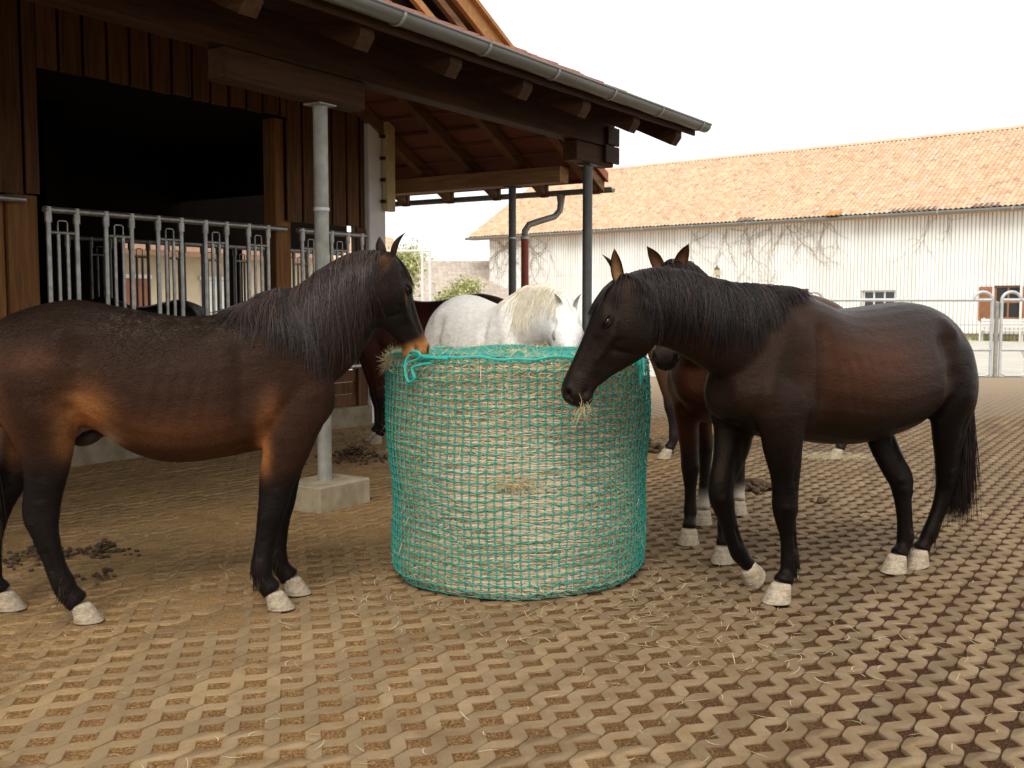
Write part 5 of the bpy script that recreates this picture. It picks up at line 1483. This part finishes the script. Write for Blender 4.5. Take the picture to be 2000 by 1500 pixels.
    if forelock:
        rg = random.Random(8); roots = []
        for i in range(int(forelock['n'] * detail)):
            q = hp(rg.uniform(-0.02, 0.05), 0.0, rg.uniform(-0.055, 0.055)); h = bvh.find_nearest(q)[0]; q = h if h is not None else q
            roots.append((q, V * 0.7 + Dh * 0.7 + S * rg.gauss(forelock.get('bias', 0), 0.25), forelock['len']))
        strands('forelock', roots, mats['hair'], None, Dh * 4.0 + S * forelock.get('bias', 0) * 2, steps=9, width=0.002, gravity=0.25, off=(0.003, 0.016), seed=4)
    if tail:
        rg = random.Random(9); roots = []; base = Vector(tail['base'])
        dock = [base, base + Vector((-0.035, 0, -0.03)), base + Vector((-0.045, 0, -0.11)), base + Vector((-0.035, 0, -0.22)), base + Vector((-0.015, 0, -0.36))]
        MB().tube(dock, [0.034, 0.036, 0.034, 0.028, 0.014], 10).build('dock', mats['hair'], root, True)
        for i in range(int(tail['n'] * detail)):
            t0 = rg.random() ** 0.8 * 3.99; j = int(t0); q = dock[j].lerp(dock[j + 1], t0 - j); a = rg.uniform(0, 2 * PI); rad = 0.042 - 0.004 * j
            q = q + Vector((math.cos(a) * rad * 0.8, math.sin(a) * rad, 0)); L = (tail['bottom'] and (q.z - tail['bottom'])) * rg.uniform(0.8, 1.06)
            roots.append((q, Vector((0.02 + 0.10 * math.cos(a), math.sin(a) * 0.16, -0.8)), L))
        strands('tail', roots, mats['hair'], None, Vector(tail.get('drift', (0, 0, 0))), steps=14, width=0.0026, gravity=0.5, off=(0.004, 0.03), wave=0.0015, keep=0.8, seed=3, collide=tail.get('collide', False), wander=tail.get('wander', 0.03))
    if fur:
        me2.calc_loop_triangles(); nt_ = len(me2.loop_triangles); tv = np.empty(nt_ * 3, np.int32); me2.loop_triangles.foreach_get('vertices', tv); tv = tv.reshape(-1, 3)
        Nv = normals(); e1, e2 = X[tv[:, 1]] - X[tv[:, 0]], X[tv[:, 2]] - X[tv[:, 0]]; ar = np.linalg.norm(np.cross(e1, e2), axis=1); ar /= ar.sum()
        k = rng.choice(nt_, fur, p=ar); w1 = rng.random(fur); w2 = rng.random(fur); fl = w1 + w2 > 1; w1[fl] = 1 - w1[fl]; w2[fl] = 1 - w2[fl]
        c = X[tv[k, 0]] + e1[k] * w1[:, None] + e2[k] * w2[:, None]; nn = Nv[tv[k, 0]]
        hh = huvw(c); keep = ~((hh[:, 0] > 0.25) & (hh[:, 0] < 1.05) & (np.abs(hh[:, 2]) < 0.3) & (hh[:, 1] > -0.55) & (hh[:, 1] < .15) & (rng.random(fur) < 0.6))
        c, nn, k = c[keep], nn[keep], k[keep]; m_ = len(c)
        flow = np.stack([-np.ones(m_), np.zeros(m_), -0.45 - 1.2 * (c[:, 2] < 0.9)], 1) + rng.normal(0, 0.22, (m_, 3)); flow -= nn * np.sum(flow * nn, 1)[:, None]; flow /= np.linalg.norm(flow, axis=1)[:, None] + 1e-9
        d = flow + nn * rng.uniform(0.12, 0.5, (m_, 1)); d /= np.linalg.norm(d, axis=1)[:, None]; L = rng.uniform(0.5, 1.0, m_) * furlen * (1 + 0.8 * (c[:, 2] < 0.5)); L[hh[keep][:, 0] > 0.0] *= 0.6
        sd = np.cross(d, nn); sd /= np.linalg.norm(sd, axis=1)[:, None] + 1e-9; wv = sd * 0.0009
        P3 = np.stack([c - wv, c + wv, c + d * L[:, None]], 1).reshape(-1, 3)
        fo = np_mesh('coat_hair', P3, np.arange(m_ * 3).reshape(-1, 3), mats.get('fur', mats['coat']), root, kind='stuff')
        cc = col[tv[k, 0]] * rng.uniform(0.55, 1.75, (m_, 1)); at = fo.data.attributes.new('coat', 'FLOAT_COLOR', 'POINT'); at.data.foreach_set('color', np.c_[np.repeat(cc, 3, 0), np.ones(m_ * 3)].astype(np.float32).ravel())
    if detail > 0.9 and mane:
        # feather hair behind the fetlocks
        roots = []; rg = random.Random(2)
        for h in hooves:
            for i in range(90):
                p = Vector((h[0] - 0.055 + rg.gauss(0, 0.01), h[1] + rg.gauss(0, 0.022), h[2] + 0.05 + abs(rg.gauss(0.035, 0.05)))); loc = bvh.find_nearest(p)[0]
                if loc is None: continue
                roots.append((loc, Vector((-0.5, rg.gauss(0, 0.25), -0.8)), rg.uniform(0.03, 0.075)))
        strands('fetlock_hair', roots, mats['hair'], None, Vector((0, 0, 0)), steps=5, width=0.0016, gravity=0.4, off=(0.002, 0.012), seed=6, collide=False)['kind'] = 'stuff'
    return root, bvh, hp

def sm(x, a, b): return smooth01(x, a, b)
def make_coat(body, top, belly, leg, muzzle, face=None, leg_z=(0.52, 0.74), hind_z=(0.48, 0.68), belly_amt=1.0, tan_spots=(), ear_inner=(0.30, 0.17, 0.08), back_z=(1.2, 1.45), dust_amt=0.0, muzzle_u=(0.72, 0.92), dark_patches=(), hind_x=0.0, white_sock=(), crest_dark=True):
    body, top, belly, leg, muzzle = [np.array(q, float) for q in (body, top, belly, leg, muzzle)]
    face = body if face is None else np.array(face, float)
    def f(X, H, near):
        n = len(X); c = np.tile(body, (n, 1)); x, y, z = X.T
        def mixc(c, w, col): w = np.clip(w, 0, 1)[:, None]; return c * (1 - w) + np.asarray(col)[None] * w
        c = mixc(c, sm(z, *back_z) * 0.85, top)
        for (p, r, col, amt) in tan_spots:
            d = np.linalg.norm((X - np.array(p)) * np.array([1, 0.5, 1]) / np.array(r), axis=1); c = mixc(c, np.exp(-d * d) * amt, col)
        c = mixc(c, belly_amt * (1 - sm(z, 0.74, 0.98)) * sm(x, -0.6, -0.35) * (1 - sm(x, 0.25, 0.5)), belly)
        lz = sm(x, -0.25, 0.30); lw = (1 - sm(z, *leg_z)) * lz + (1 - sm(z, *hind_z)) * (1 - lz); c = mixc(c, lw, leg)
        for (px, pr, z0, z1) in white_sock: c = mixc(c, (np.abs(x - px) < pr) * (1 - sm(z, z0, z1)), (0.42, 0.36, 0.28))
        u, v, w = H.T; hm = (u > -0.05) & near
        hw = np.where(hm, sm(u, 0.0, 0.12), 0.0); c = mixc(c, hw, face)
        for (p, r, col, amt) in f.face_spots:
            d = np.sqrt(((u - p[0]) / r[0]) ** 2 + ((v - p[1]) / r[1]) ** 2); c = mixc(c, hm * np.exp(-d * d) * amt, col)
        c = mixc(c, hm * sm(u, *muzzle_u), muzzle)
        c = mixc(c, hm * np.exp(-(((u - 0.94) / 0.03) ** 2 + ((v + 0.082) / 0.026) ** 2)) * 0.85, (0.012, 0.010, 0.009))
        c = mixc(c, hm * np.exp(-(((u - 0.91) / 0.09) ** 2 + ((v + 0.188) / 0.014) ** 2)) * 0.6, (0.02, 0.015, 0.012))
        dust = dust_amt * sm(z, 1.28, 1.44) * sm(x, -0.45, -0.2) * (1 - sm(x, 0.3, 0.55)) * .9
        return c, dust
    f.ear_inner = ear_inner; f.face_spots = ()
    return f

def body_feats(fx, hx, w=0.28, ztop=1.5):
    """fx: x of the elbow line, hx: x of the stifle"""
    out = []
    for s in (1, -1):
        out += [((fx - 0.13, s * 0.25, 1.38), (fx - 0.12, s * 0.28, 0.92), 0.045, -0.011),      # behind the shoulder
                ((fx + 0.02, s * 0.22, 1.05), (fx - 0.06, s * 0.26, 0.95), 0.07, 0.012),       # triceps
                ((fx + 0.02, s * 0.16, 1.40), (fx + 0.20, s * 0.20, 1.08), 0.05, 0.008),       # shoulder blade
                ((fx + 0.24, s * 0.12, 1.05), (fx + 0.24, s * 0.12, 1.00), 0.06, 0.010),       # point of shoulder
                ((fx + 0.10, s * 0.16, 0.86), (fx + 0.17, s * 0.12, 0.98), 0.03, -0.010),
                ((hx + 0.16, s * 0.26, 1.28), (hx + 0.13, s * 0.26, 1.12), 0.07, -0.018),      # flank hollow
                ((hx + 0.07, s * 0.24, 1.40), (hx + 0.05, s * 0.25, 1.36), 0.055, 0.008),      # point of hip
                ((hx + 0.10, s * 0.22, 1.02), (hx + 0.14, s * 0.20, 0.90), 0.045, -0.014),     # flank fold
                ((hx - 0.20, s * 0.18, 1.28), (hx - 0.22, s * 0.16, 0.98), 0.03, -0.009),      # hamstring groove
                ((hx - 0.08, s * 0.22, 1.20), (hx - 0.03, s * 0.25, 1.02), 0.09, 0.010),
                ((hx - 0.05, s * 0.12, 0.80), (hx - 0.09, s * 0.12, 0.70), 0.05, 0.006)]
        for k in range(5):
            x0 = fx - 0.25 - 0.075 * k; out.append(((x0, s * 0.30, 1.22), (x0 - 0.05, s * 0.31, 0.98), 0.02, -0.0022))
    out.append(((fx + 0.28, 0, 1.15), (fx + 0.22, 0, 0.92), 0.03, -0.012))                        # chest groove
    return out

# --- the bay horse on the left, seen from its right side
trunkL = [(-0.95, 1.26, 1.06, .05), (-0.90, 1.37, .97, .15), (-0.80, 1.445, .92, .235), (-0.66, 1.50, .90, .272), (-0.50, 1.53, .92, .285), (-0.38, 1.515, .895, .292), (-0.25, 1.49, .80, .300), (-0.10, 1.462, .742, .308), (0.05, 1.448, .734, .305),
          (0.20, 1.465, .752, .290), (0.34, 1.515, .775, .262), (0.48, 1.545, .80, .235), (0.60, 1.46, .845, .200), (0.68, 1.32, .90, .165), (0.735, 1.18, .98, .10)]
neckL = [(0.36, 0, 1.30, .24, .16), (0.52, 0, 1.315, .285, .158), (0.63, 0, 1.355, .262, .132), (0.72, .0, 1.435, .232, .113), (0.80, .005, 1.52, .208, .100), (0.885, .012, 1.590, .190, .090), (0.965, .022, 1.635, .160, .082), (1.02, .03, 1.655, .12, .075)]
def foreleg(x, y, zs=1.0, lean=0.0, up=0.0):
    s = 1 if y > 0 else -1
    return [(x + .06, y * .75, 1.22, .14, .07), (x + .09, y * 1.12, 1.02, .15, .088), (x + .07, y * 1.2, .90, .130, .086), (x + .05, y * 1.16, .79, .102, .070), (x + .03, y * 1.08, .67, .083, .060), (x + .015, y * 1.04, .57, .066, .053),
            (x + .01, y, .49, .062, .055), (x + .0, y, .43, .053, .048), (x - .01, y, .35, .043, .038), (x - .015, y, .26, .042, .037), (x - .02, y, .20, .052, .045), (x - .01, y, .15, .047, .043), (x + .02, y, .105, .048, .045)]
def hindleg(x, y):
    """x: hoof position below the hock"""
    return [(x + .0, y * .85, 1.30, .17, .10), (x + .04, y * 1.15, 1.12, .20, .105), (x + .05, y * 1.22, .96, .175, .092), (x + .04, y * 1.18, .85, .130, .076), (x + .02, y * 1.1, .75, .100, .062), (x - .02, y * 1.05, .65, .080, .052),
            (x - .055, y, .56, .080, .050), (x - .065, y, .50, .070, .048), (x - .06, y, .43, .056, .043), (x - .05, y, .35, .045, .038), (x - .045, y, .27, .043, .037), (x - .04, y, .20, .053, .045), (x - .02, y, .15, .048, .044), (x + .01, y, .105, .048, .046)]
legsL = [
    [(.52, -.10, 1.22, .14, .07), (.545, -.145, 1.02, .155, .088), (.52, -.155, .90, .135, .088), (.49, -.155, .78, .104, .070), (.455, -.145, .67, .086, .062), (.435, -.14, .57, .072, .055), (.420, -.135, .49, .064, .056), (.405, -.13, .43, .056, .050), (.390, -.13, .36, .048, .041), (.372, -.13, .27, .046, .039), (.366, -.13, .20, .055, .046), (.376, -.13, .15, .053, .046), (.408, -.13, .105, .050, .047)],
    [(.53, .10, 1.22, .14, .07), (.56, .145, 1.02, .15, .085), (.54, .155, .88, .12, .08), (.515, .15, .76, .092, .066), (.495, .145, .65, .074, .058), (.482, .14, .56, .066, .052), (.472, .135, .48, .060, .052), (.463, .13, .42, .050, .046), (.455, .13, .34, .043, .038), (.447, .13, .25, .042, .037), (.447, .13, .19, .050, .044), (.465, .13, .14, .050, .044), (.495, .13, .10, .050, .047)],
    [(-.66, -.12, 1.30, .17, .10), (-.63, -.165, 1.12, .205, .105), (-.605, -.178, .97, .180, .092), (-.600, -.172, .86, .135, .078), (-.600, -.165, .76, .100, .064), (-.612, -.16, .66, .083, .054), (-.630, -.152, .57, .080, .050), (-.632, -.15, .51, .076, .049), (-.620, -.15, .44, .060, .045), (-.597, -.15, .35, .049, .040), (-.572, -.15, .26, .046, .038), (-.545, -.15, .19, .056, .046), (-.525, -.15, .145, .058, .047), (-.490, -.15, .105, .052, .047)],
    [(-.68, .12, 1.30, .17, .10), (-.68, .165, 1.12, .20, .10), (-.70, .175, .97, .175, .09), (-.74, .17, .86, .135, .076), (-.78, .165, .76, .100, .062), (-.83, .16, .66, .082, .053), (-.885, .152, .57, .079, .050), (-.905, .15, .51, .074, .049), (-.915, .15, .44, .058, .044), (-.925, .15, .35, .046, .039), (-.93, .15, .26, .044, .037), (-.935, .15, .19, .054, .045), (-.925, .15, .145, .050, .045), (-.90, .15, .105, .05, .046)]]
hoovesL = [(.412, -.13, .089), (.50, .13, .089), (-.482, -.15, .089), (-.89, .15, .089)]
coatL = make_coat((.023, .0098, .0058), (.0125, .0074, .0054), (.085, .030, .011), (.0050, .0044, .0046), (.36, .145, .048), face=(.0085, .0050, .0040), leg_z=(.60, .74), hind_z=(.66, .90), belly_amt=.45, back_z=(1.08, 1.38), dust_amt=1.0, muzzle_u=(.76, .86),
    tan_spots=(((-.40, -.25, .98), (.10, .5, .12), (.32, .125, .040), 1.0), ((-.33, -.15, .87), (.06, .5, .045), (.60, .42, .26), .9), ((.385, -.18, .80), (.032, .3, .12), (.36, .14, .045), .95), ((.42, -.26, 1.0), (.05, .3, .09), (.16, .058, .022), .6),
               ((-.49, -.17, .84), (.05, .3, .09), (.22, .085, .03), .7), ((-.90, -.1, 1.12), (.09, .5, .22), (.26, .10, .036), .9), ((-.83, .12, .80), (.10, .3, .18), (.24, .09, .032), .9), ((-.62, -.28, 1.25), (.14, .5, .07), (.075, .030, .015), .6), ((-.1, -.3, .90), (.26, .5, .09), (.10, .038, .016), .7), ((.15, -.3, .92), (.12, .5, .10), (.075, .030, .014), .5)))
coatL.face_spots = (((.40, -.15), (.05, .018), (.20, .09, .035), .55), ((.02, -.22), (.05, .09), (.11, .045, .02), .7), ((.70, -.02), (.08, .03), (.12, .055, .022), .7))
bayL, bvhL, hpL = make_horse('bay horse at left with tan muzzle and flank, head over the rim of the bale', (-1.62, 5.18), math.radians(12.5), trunkL, neckL,
    (1.035, .03, 1.785), (.205, .125, -.50), .590, legsL, hoovesL, coatL, {'coat': M['coat_bay'], 'hair': M['hair_dark'], 'fur': M['fur']},
    mane=dict(n=3000, side=-1, len=lambda t: (.22 + .26 * math.sin(min(1, t * 1.15) * PI * .62)) * (1 - .45 * max(0, t - .8) / .2), lean=-.34, spread=.5, clumps=70, other=.12, lift=.5, width=.0024, wave=.0022,
              line=[(.30, 0, 1.52), (.40, 0, 1.56), (.50, 0, 1.60), (.60, 0, 1.64), (.70, 0, 1.69), (.80, 0, 1.74), (.90, .01, 1.775), (.97, .02, 1.785)]),
    forelock=dict(n=200, len=.20, bias=-.05), tail=dict(base=(-.93, 0, 1.30), n=1300, bottom=.35), ears={-1: dict(axis=(.36, -.12, .93), open=(.85, -.30, .1), len=.15, w=.030), 1: dict(axis=(-.10, .22, .95), open=(.55, .8, 0), len=.13, w=.030)},
    feats=body_feats(.42, -.58), voxel=.0115, fur=130000, furlen=.020)
# sheath of the bay horse is part of its underside
mb = MB(); rings = []
for t, r in ((0, .02), (.03, .045), (.08, .052), (.13, .048), (.17, .036), (.19, .015)):
    c = Vector((-.40 - t * .35, -.02, .905 - t * .42)); rings.append([c + Vector((math.cos(a) * r * 1.15, math.sin(a) * r, math.sin(a) * 0)) for a in [2 * PI * k / 16 for k in range(16)]])
ring_loft(mb, rings)
so = mb.build('sheath', M['coat_dark'], bayL, True); nv = len(so.data.vertices); at = so.data.attributes.new('coat', 'FLOAT_COLOR', 'POINT'); at.data.foreach_set('color', np.tile(np.array([.030, .024, .022, 1], np.float32), nv))

# --- the dark brown horse on the right, stepping forward
trunkR = [(-.955, 1.24, 1.02, .05), (-.91, 1.35, .94, .16), (-.825, 1.435, .89, .245), (-.70, 1.492, .87, .285), (-.55, 1.520, .845, .305), (-.40, 1.518, .80, .322), (-.20, 1.500, .765, .340), (0, 1.486, .752, .345), (.15, 1.498, .765, .332), (.30, 1.548, .788, .302), (.45, 1.585, .805, .268),
          (.60, 1.565, .83, .242), (.72, 1.46, .87, .210), (.82, 1.32, .93, .165), (.88, 1.18, 1.0, .10)]
neckR = [(.50, 0, 1.34, .25, .17), (.70, 0, 1.345, .270, .165), (.81, 0, 1.375, .245, .142), (.91, -.003, 1.405, .226, .124), (1.01, -.015, 1.440, .208, .110), (1.13, -.035, 1.480, .196, .102), (1.26, -.055, 1.500, .184, .095), (1.37, -.07, 1.515, .155, .088), (1.44, -.078, 1.525, .12, .08)]
legsR = [
    [(.62, .13, 1.2, .14, .07), (.66, .180, 1.02, .15, .088), (.635, .178, .90, .130, .088), (.605, .162, .79, .103, .076), (.575, .15, .68, .084, .062), (.560, .14, .58, .070, .054), (.555, .135, .49, .064, .057), (.545, .13, .43, .054, .049), (.525, .13, .35, .044, .039), (.512, .13, .27, .043, .038), (.505, .13, .20, .054, .047), (.520, .13, .145, .048, .044), (.550, .13, .105, .050, .047)],
    [(.62, -.12, 1.15, .14, .07), (.64, -.165, 1.0, .145, .083), (.62, -.165, .88, .128, .083), (.645, -.155, .77, .104, .070), (.69, -.145, .67, .083, .057), (.728, -.14, .585, .070, .056), (.728, -.14, .51, .064, .054), (.698, -.14, .43, .051, .046), (.665, -.14, .345, .044, .038), (.63, -.14, .265, .043, .037), (.592, -.14, .20, .051, .046), (.560, -.14, .160, .046, .043), (.530, -.14, .135, .048, .047)],
    [(-.75, .12, 1.28, .17, .10), (-.72, .175, 1.10, .205, .11), (-.72, .19, .95, .180, .098), (-.72, .18, .84, .138, .080), (-.735, .165, .74, .104, .064), (-.760, .145, .64, .085, .054), (-.785, .13, .555, .082, .050), (-.795, .12, .49, .070, .048), (-.785, .11, .42, .054, .043), (-.765, .10, .34, .046, .039), (-.735, .09, .26, .045, .038), (-.71, .08, .19, .054, .046), (-.68, .07, .14, .048, .045), (-.66, .065, .11, .049, .047)],
    [(-.74, -.12, 1.26, .17, .10), (-.64, -.16, 1.06, .185, .10), (-.53, -.14, .93, .150, .085), (-.445, -.09, .81, .115, .070), (-.42, -.03, .71, .092, .059), (-.435, .02, .61, .081, .051), (-.475, .045, .53, .079, .049), (-.485, .05, .47, .066, .047), (-.49, .055, .40, .050, .041), (-.50, .06, .32, .045, .038), (-.51, .06, .24, .046, .039), (-.515, .06, .18, .054, .047), (-.495, .06, .135, .048, .045), (-.465, .06, .10, .049, .047)]]
hoovesR = [(.556, .13, .089, 0, .05, 1.05), (.520, -.14, .122, 1.05, 0, 1.0), (-.65, .062, .100, .22, -.1, 1.0), (-.455, .06, .089, 0, .1, 1.05)]
coatR = make_coat((.0145, .0066, .0040), (.0080, .0046, .0036), (.0060, .0034, .0026), (.0026, .0023, .0023), (.0085, .0068, .0060), face=(.0088, .0060, .0048), leg_z=(.60, 1.10), hind_z=(.80, 1.20), belly_amt=.7, back_z=(1.38, 1.52), ear_inner=(.26, .145, .065),
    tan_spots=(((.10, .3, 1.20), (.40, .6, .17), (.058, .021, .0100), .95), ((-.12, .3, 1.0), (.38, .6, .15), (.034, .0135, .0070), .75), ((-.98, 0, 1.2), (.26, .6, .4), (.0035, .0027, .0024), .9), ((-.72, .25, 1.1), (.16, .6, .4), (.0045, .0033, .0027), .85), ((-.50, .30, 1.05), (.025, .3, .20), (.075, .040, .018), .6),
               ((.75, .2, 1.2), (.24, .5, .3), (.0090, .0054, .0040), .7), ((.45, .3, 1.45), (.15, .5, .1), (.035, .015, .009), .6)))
coatR.face_spots = (((.03, -.20), (.06, .14), (.036, .022, .013), .7), ((.38, -.16), (.05, .02), (.030, .019, .013), .5))
darkR, bvhR, hpR = make_horse('dark brown horse on the right with raised foreleg, eating through the side of the net', (1.771, 5.70), math.radians(180 + 33), trunkR, neckR,
    (1.487, -.082, 1.648), (.225, -.150, -.545), .640, legsR, hoovesR, coatR, {'coat': M['coat_dark'], 'hair': M['hair_black'], 'fur': M['fur']},
    mane=dict(n=2600, side=1, len=lambda t: .16 + .22 * math.sin(min(1, t * 1.1) * PI * .75), lean=-.05, spread=.25, clumps=90, other=.1, lift=.35, width=.0021, wave=.0012,
              line=[(.42, 0, 1.59), (.55, 0, 1.60), (.70, 0, 1.605), (.85, 0, 1.625), (1.0, -.012, 1.65), (1.12, -.035, 1.668), (1.25, -.06, 1.668), (1.38, -.075, 1.670), (1.47, -.08, 1.655)]),
    forelock=dict(n=260, len=.20, bias=-.05), tail=dict(base=(-.90, .10, 1.29), n=4200, bottom=.31, wander=.022),
    ears={1: dict(axis=(.36, .08, .93), open=(.62, .80, .1), len=.165, w=.028), -1: dict(axis=(.42, -.12, .9), open=(.9, -.3, 0), len=.155, w=.028)},
    feats=body_feats(.56, -.68), muscle=1.35, voxel=.0115, fur=45000, furlen=.008)

# --- generic standing horse for the ones further back
def shift(st, dx=0, k=1.0): return [(s[0] + dx,) + tuple(s[1:]) for s in st]
def generic(label, origin, ang, neck, poll, hdir, coat, mats, legs=None, hooves=None, trunk=None, scale=1.0, mane=None, forelock=None, tail=None, detail=.5, HL=.59, voxel=.016, ears=None):
    legs = legs or [foreleg(.42, -.13), foreleg(.50, .13), hindleg(-.60, -.15), hindleg(-.75, .15)]
    hooves = hooves or [(.445, -.13, .089), (.525, .13, .089), (-.585, -.15, .089), (-.735, .15, .089)]
    return make_horse(label, origin, ang, trunk or trunkL, neck, poll, hdir, HL, legs, hooves, coat, mats, mane=mane, forelock=forelock, tail=tail, feats=body_feats(.42, -.58), voxel=voxel, scale=scale, detail=detail, ears=ears)

coatW = make_coat((.84, .80, .72), (.86, .83, .77), (.70, .62, .50), (.60, .55, .48), (.50, .42, .36), face=(.87, .85, .81), ear_inner=(.62, .52, .42), dust_amt=0)
coatW.face_spots = (((.34, -.10), (.04, .04), (.30, .24, .20), .7),)
neckW = [(.36, 0, 1.28, .24, .16), (.52, -.01, 1.30, .285, .168), (.66, -.02, 1.325, .262, .150), (.80, -.04, 1.355, .235, .132), (.94, -.06, 1.365, .215, .120), (1.06, -.08, 1.36, .190, .110), (1.15, -.10, 1.345, .15, .10), (1.20, -.11, 1.33, .11, .09)]
generic('white horse with cream mane standing behind the hay bale', (-.124, 8.146), math.radians(-62), neckW, (1.21, -.11, 1.46), (.38, -.17, -.86), coatW, {'coat': M['coat_white'], 'hair': M['hair_white']},
        mane=dict(n=260, side=-1, len=lambda t: .24 + .14 * math.sin(t * PI), lean=-.45, spread=.8, clumps=12, lift=-.05, width=.0030, wave=.005, off=(.0, .004), line=[(.38, 0, 1.54), (.50, 0, 1.56), (.62, -.01, 1.58), (.76, -.03, 1.59), (.90, -.05, 1.58), (1.05, -.075, 1.55), (1.17, -.10, 1.50)]),
        tail=dict(base=(-.93, 0, 1.30), n=500, bottom=.4), scale=1.04, detail=1.0 * .89, voxel=.0135, ears={0: dict(len=.13, w=.032), })

coatM = make_coat((.050, .0155, .0080), (.034, .0135, .0080), (.05, .018, .009), (.010, .008, .0075), (.020, .015, .013), face=(.045, .020, .013), leg_z=(.50, .72), hind_z=(.48, .70), ear_inner=(.10, .045, .022), white_sock=((-.275, .12, .14, .26), (-.71, .12, .12, .24)))
legsM = [foreleg(.75, .13), foreleg(.32, -.12), hindleg(-.73, .11), hindleg(-.31, -.10)]
hoovesM = [(.775, .13, .089), (.345, -.12, .089), (-.715, .11, .089), (-.29, -.10, .089)]
neckM = [(.36, 0, 1.30, .24, .165), (.52, -.01, 1.33, .285, .165), (.65, -.04, 1.40, .262, .142), (.77, -.08, 1.48, .235, .124), (.87, -.12, 1.55, .212, .112), (.96, -.15, 1.60, .18, .102), (1.03, -.165, 1.62, .14, .09)]
generic('reddish bay horse facing the camera between the bale and the walking dark horse', (1.334, 6.91), math.atan2(-.96, -.28), neckM, (1.05, -.17, 1.745), (.38, .035, -.55), coatM, {'coat': M['coat_dark'], 'hair': M['hair_black']}, legs=legsM, hooves=hoovesM,
        mane=dict(n=900, side=1, len=lambda t: .2, lean=0, spread=.3, clumps=40, other=.3, lift=.5, width=.003, line=[(.45, 0, 1.57), (.65, -.04, 1.65), (.80, -.09, 1.72), (.92, -.14, 1.77), (1.03, -.17, 1.76)]),
        forelock=dict(n=200, len=.18, bias=0), tail=dict(base=(-.93, 0, 1.30), n=500, bottom=.4), detail=.89, HL=.64, voxel=.0135, ears={-1: dict(axis=(.1, -.38, .92), open=(.95, -.3, 0), len=.15, w=.036), 1: dict(axis=(.1, .30, .95), open=(.95, .3, 0), len=.155, w=.036)})

coatF = make_coat((.075, .036, .020), (.055, .027, .016), (.08, .03, .015), (.012, .011, .012), (.03, .02, .015), leg_z=(.45, .7), ear_inner=(.1, .05, .03))
neckD = [(.36, 0, 1.30, .24, .16), (.52, 0, 1.29, .275, .158), (.66, 0, 1.26, .245, .132), (.80, 0, 1.22, .210, .113), (.94, 0, 1.17, .185, .100), (1.06, 0, 1.12, .165, .090), (1.15, 0, 1.07, .13, .08)]
legsF = [foreleg(.72, .13), foreleg(.16, -.13), hindleg(-.85, .13), hindleg(-.35, -.12)]
hoovesF = [(.745, .13, .089), (.185, -.13, .089), (-.835, .13, .089), (-.335, -.12, .089)]
neckFF = [(.36, 0, 1.30, .24, .16), (.52, -.01, 1.31, .275, .158), (.66, -.04, 1.32, .245, .132), (.78, -.10, 1.34, .210, .113), (.88, -.18, 1.34, .185, .100), (.96, -.26, 1.32, .165, .090), (1.0, -.32, 1.30, .13, .08)]
generic('brown horse standing far back, mostly hidden behind the walking dark horse', (2.33, 10.45), math.radians(180), neckFF, (1.02, -.34, 1.40), (.25, -.5, -.75), coatF, {'coat': M['coat_dark'], 'hair': M['hair_black']}, legs=legsF, hooves=hoovesF,
        tail=dict(base=(-.93, 0, 1.32), n=300, bottom=.4), scale=1.06, detail=.5)
coatG = make_coat((.036, .0095, .0055), (.026, .0085, .0055), (.03, .01, .005), (.010, .008, .0075), (.02, .012, .01), leg_z=(.45, .62), hind_z=(.45, .6), ear_inner=(.1, .05, .03))
generic('dark reddish horse standing behind the left rim of the bale near the white column', (-.88, 11.55), math.radians(180), neckD, (1.18, 0, 1.17), (.5, 0, -.7), coatG, {'coat': M['coat_dark'], 'hair': M['hair_black']}, scale=1.07, tail=dict(base=(-.93, 0, 1.32), n=300, bottom=.4), detail=.5,
        legs=[foreleg(.58, -.13), foreleg(.50, .13), hindleg(-.60, -.15), hindleg(-.75, .15)], hooves=[(.605, -.13, .089), (.525, .13, .089), (-.585, -.15, .089), (-.735, .15, .089)])
coatK = make_coat((.012, .010, .009), (.012, .010, .010), (.01, .009, .008), (.008, .007, .007), (.012, .01, .01), ear_inner=(.03, .02, .02))
pk = W(8.05, 10.35)
generic('black horse inside the barn, only its back showing behind the feeding fence', (pk.x, pk.y), ANG + PI, neckD, (1.18, 0, 1.17), (.5, 0, -.7), coatK, {'coat': M['coat_dark'], 'hair': M['hair_black']}, scale=1.03, tail=dict(base=(-.93, 0, 1.30), n=300, bottom=.4), detail=.5)

# hay in the mouths
def mouth_hay(root, hp, u, v, w, n, L, side, label_seed, drop=-0.9):
    mw = root.matrix_world if False else (Matrix.Translation(root.location) @ Matrix.Rotation(root.rotation_euler.z, 4, 'Z'))
    rg = np.random.default_rng(label_seed); c0 = np.array((mw @ hp(u, v, w))[:])
    t = rg.normal(0, 0.35, (n, 3)); t[:, 2] = drop + rg.normal(0, 0.25, n); t /= np.linalg.norm(t, axis=1)[:, None]; LL = rg.uniform(0.3, 1, n) * L
    c = c0 + rg.normal(0, 0.018, (n, 3)) + t * (LL * 0.4)[:, None]
    o = blades('hay_wisp', c, t, np.cross(t, rg.normal(0, 1, (n, 3))), LL, rg.uniform(0.0012, 0.0026, n), M['straw'], None, 0.35)
    return o
bpy.context.view_layer.update()
tag(mouth_hay(darkR, hpR, .93, -.21, .05, 60, .15, 1, 1), 'wisp of hay hanging from the mouth of the dark brown horse', 'hay')
tag(mouth_hay(bayL, hpL, .93, -.21, -.06, 40, .12, 1, 2), 'few hay stalks at the lips of the tan muzzled horse', 'hay')
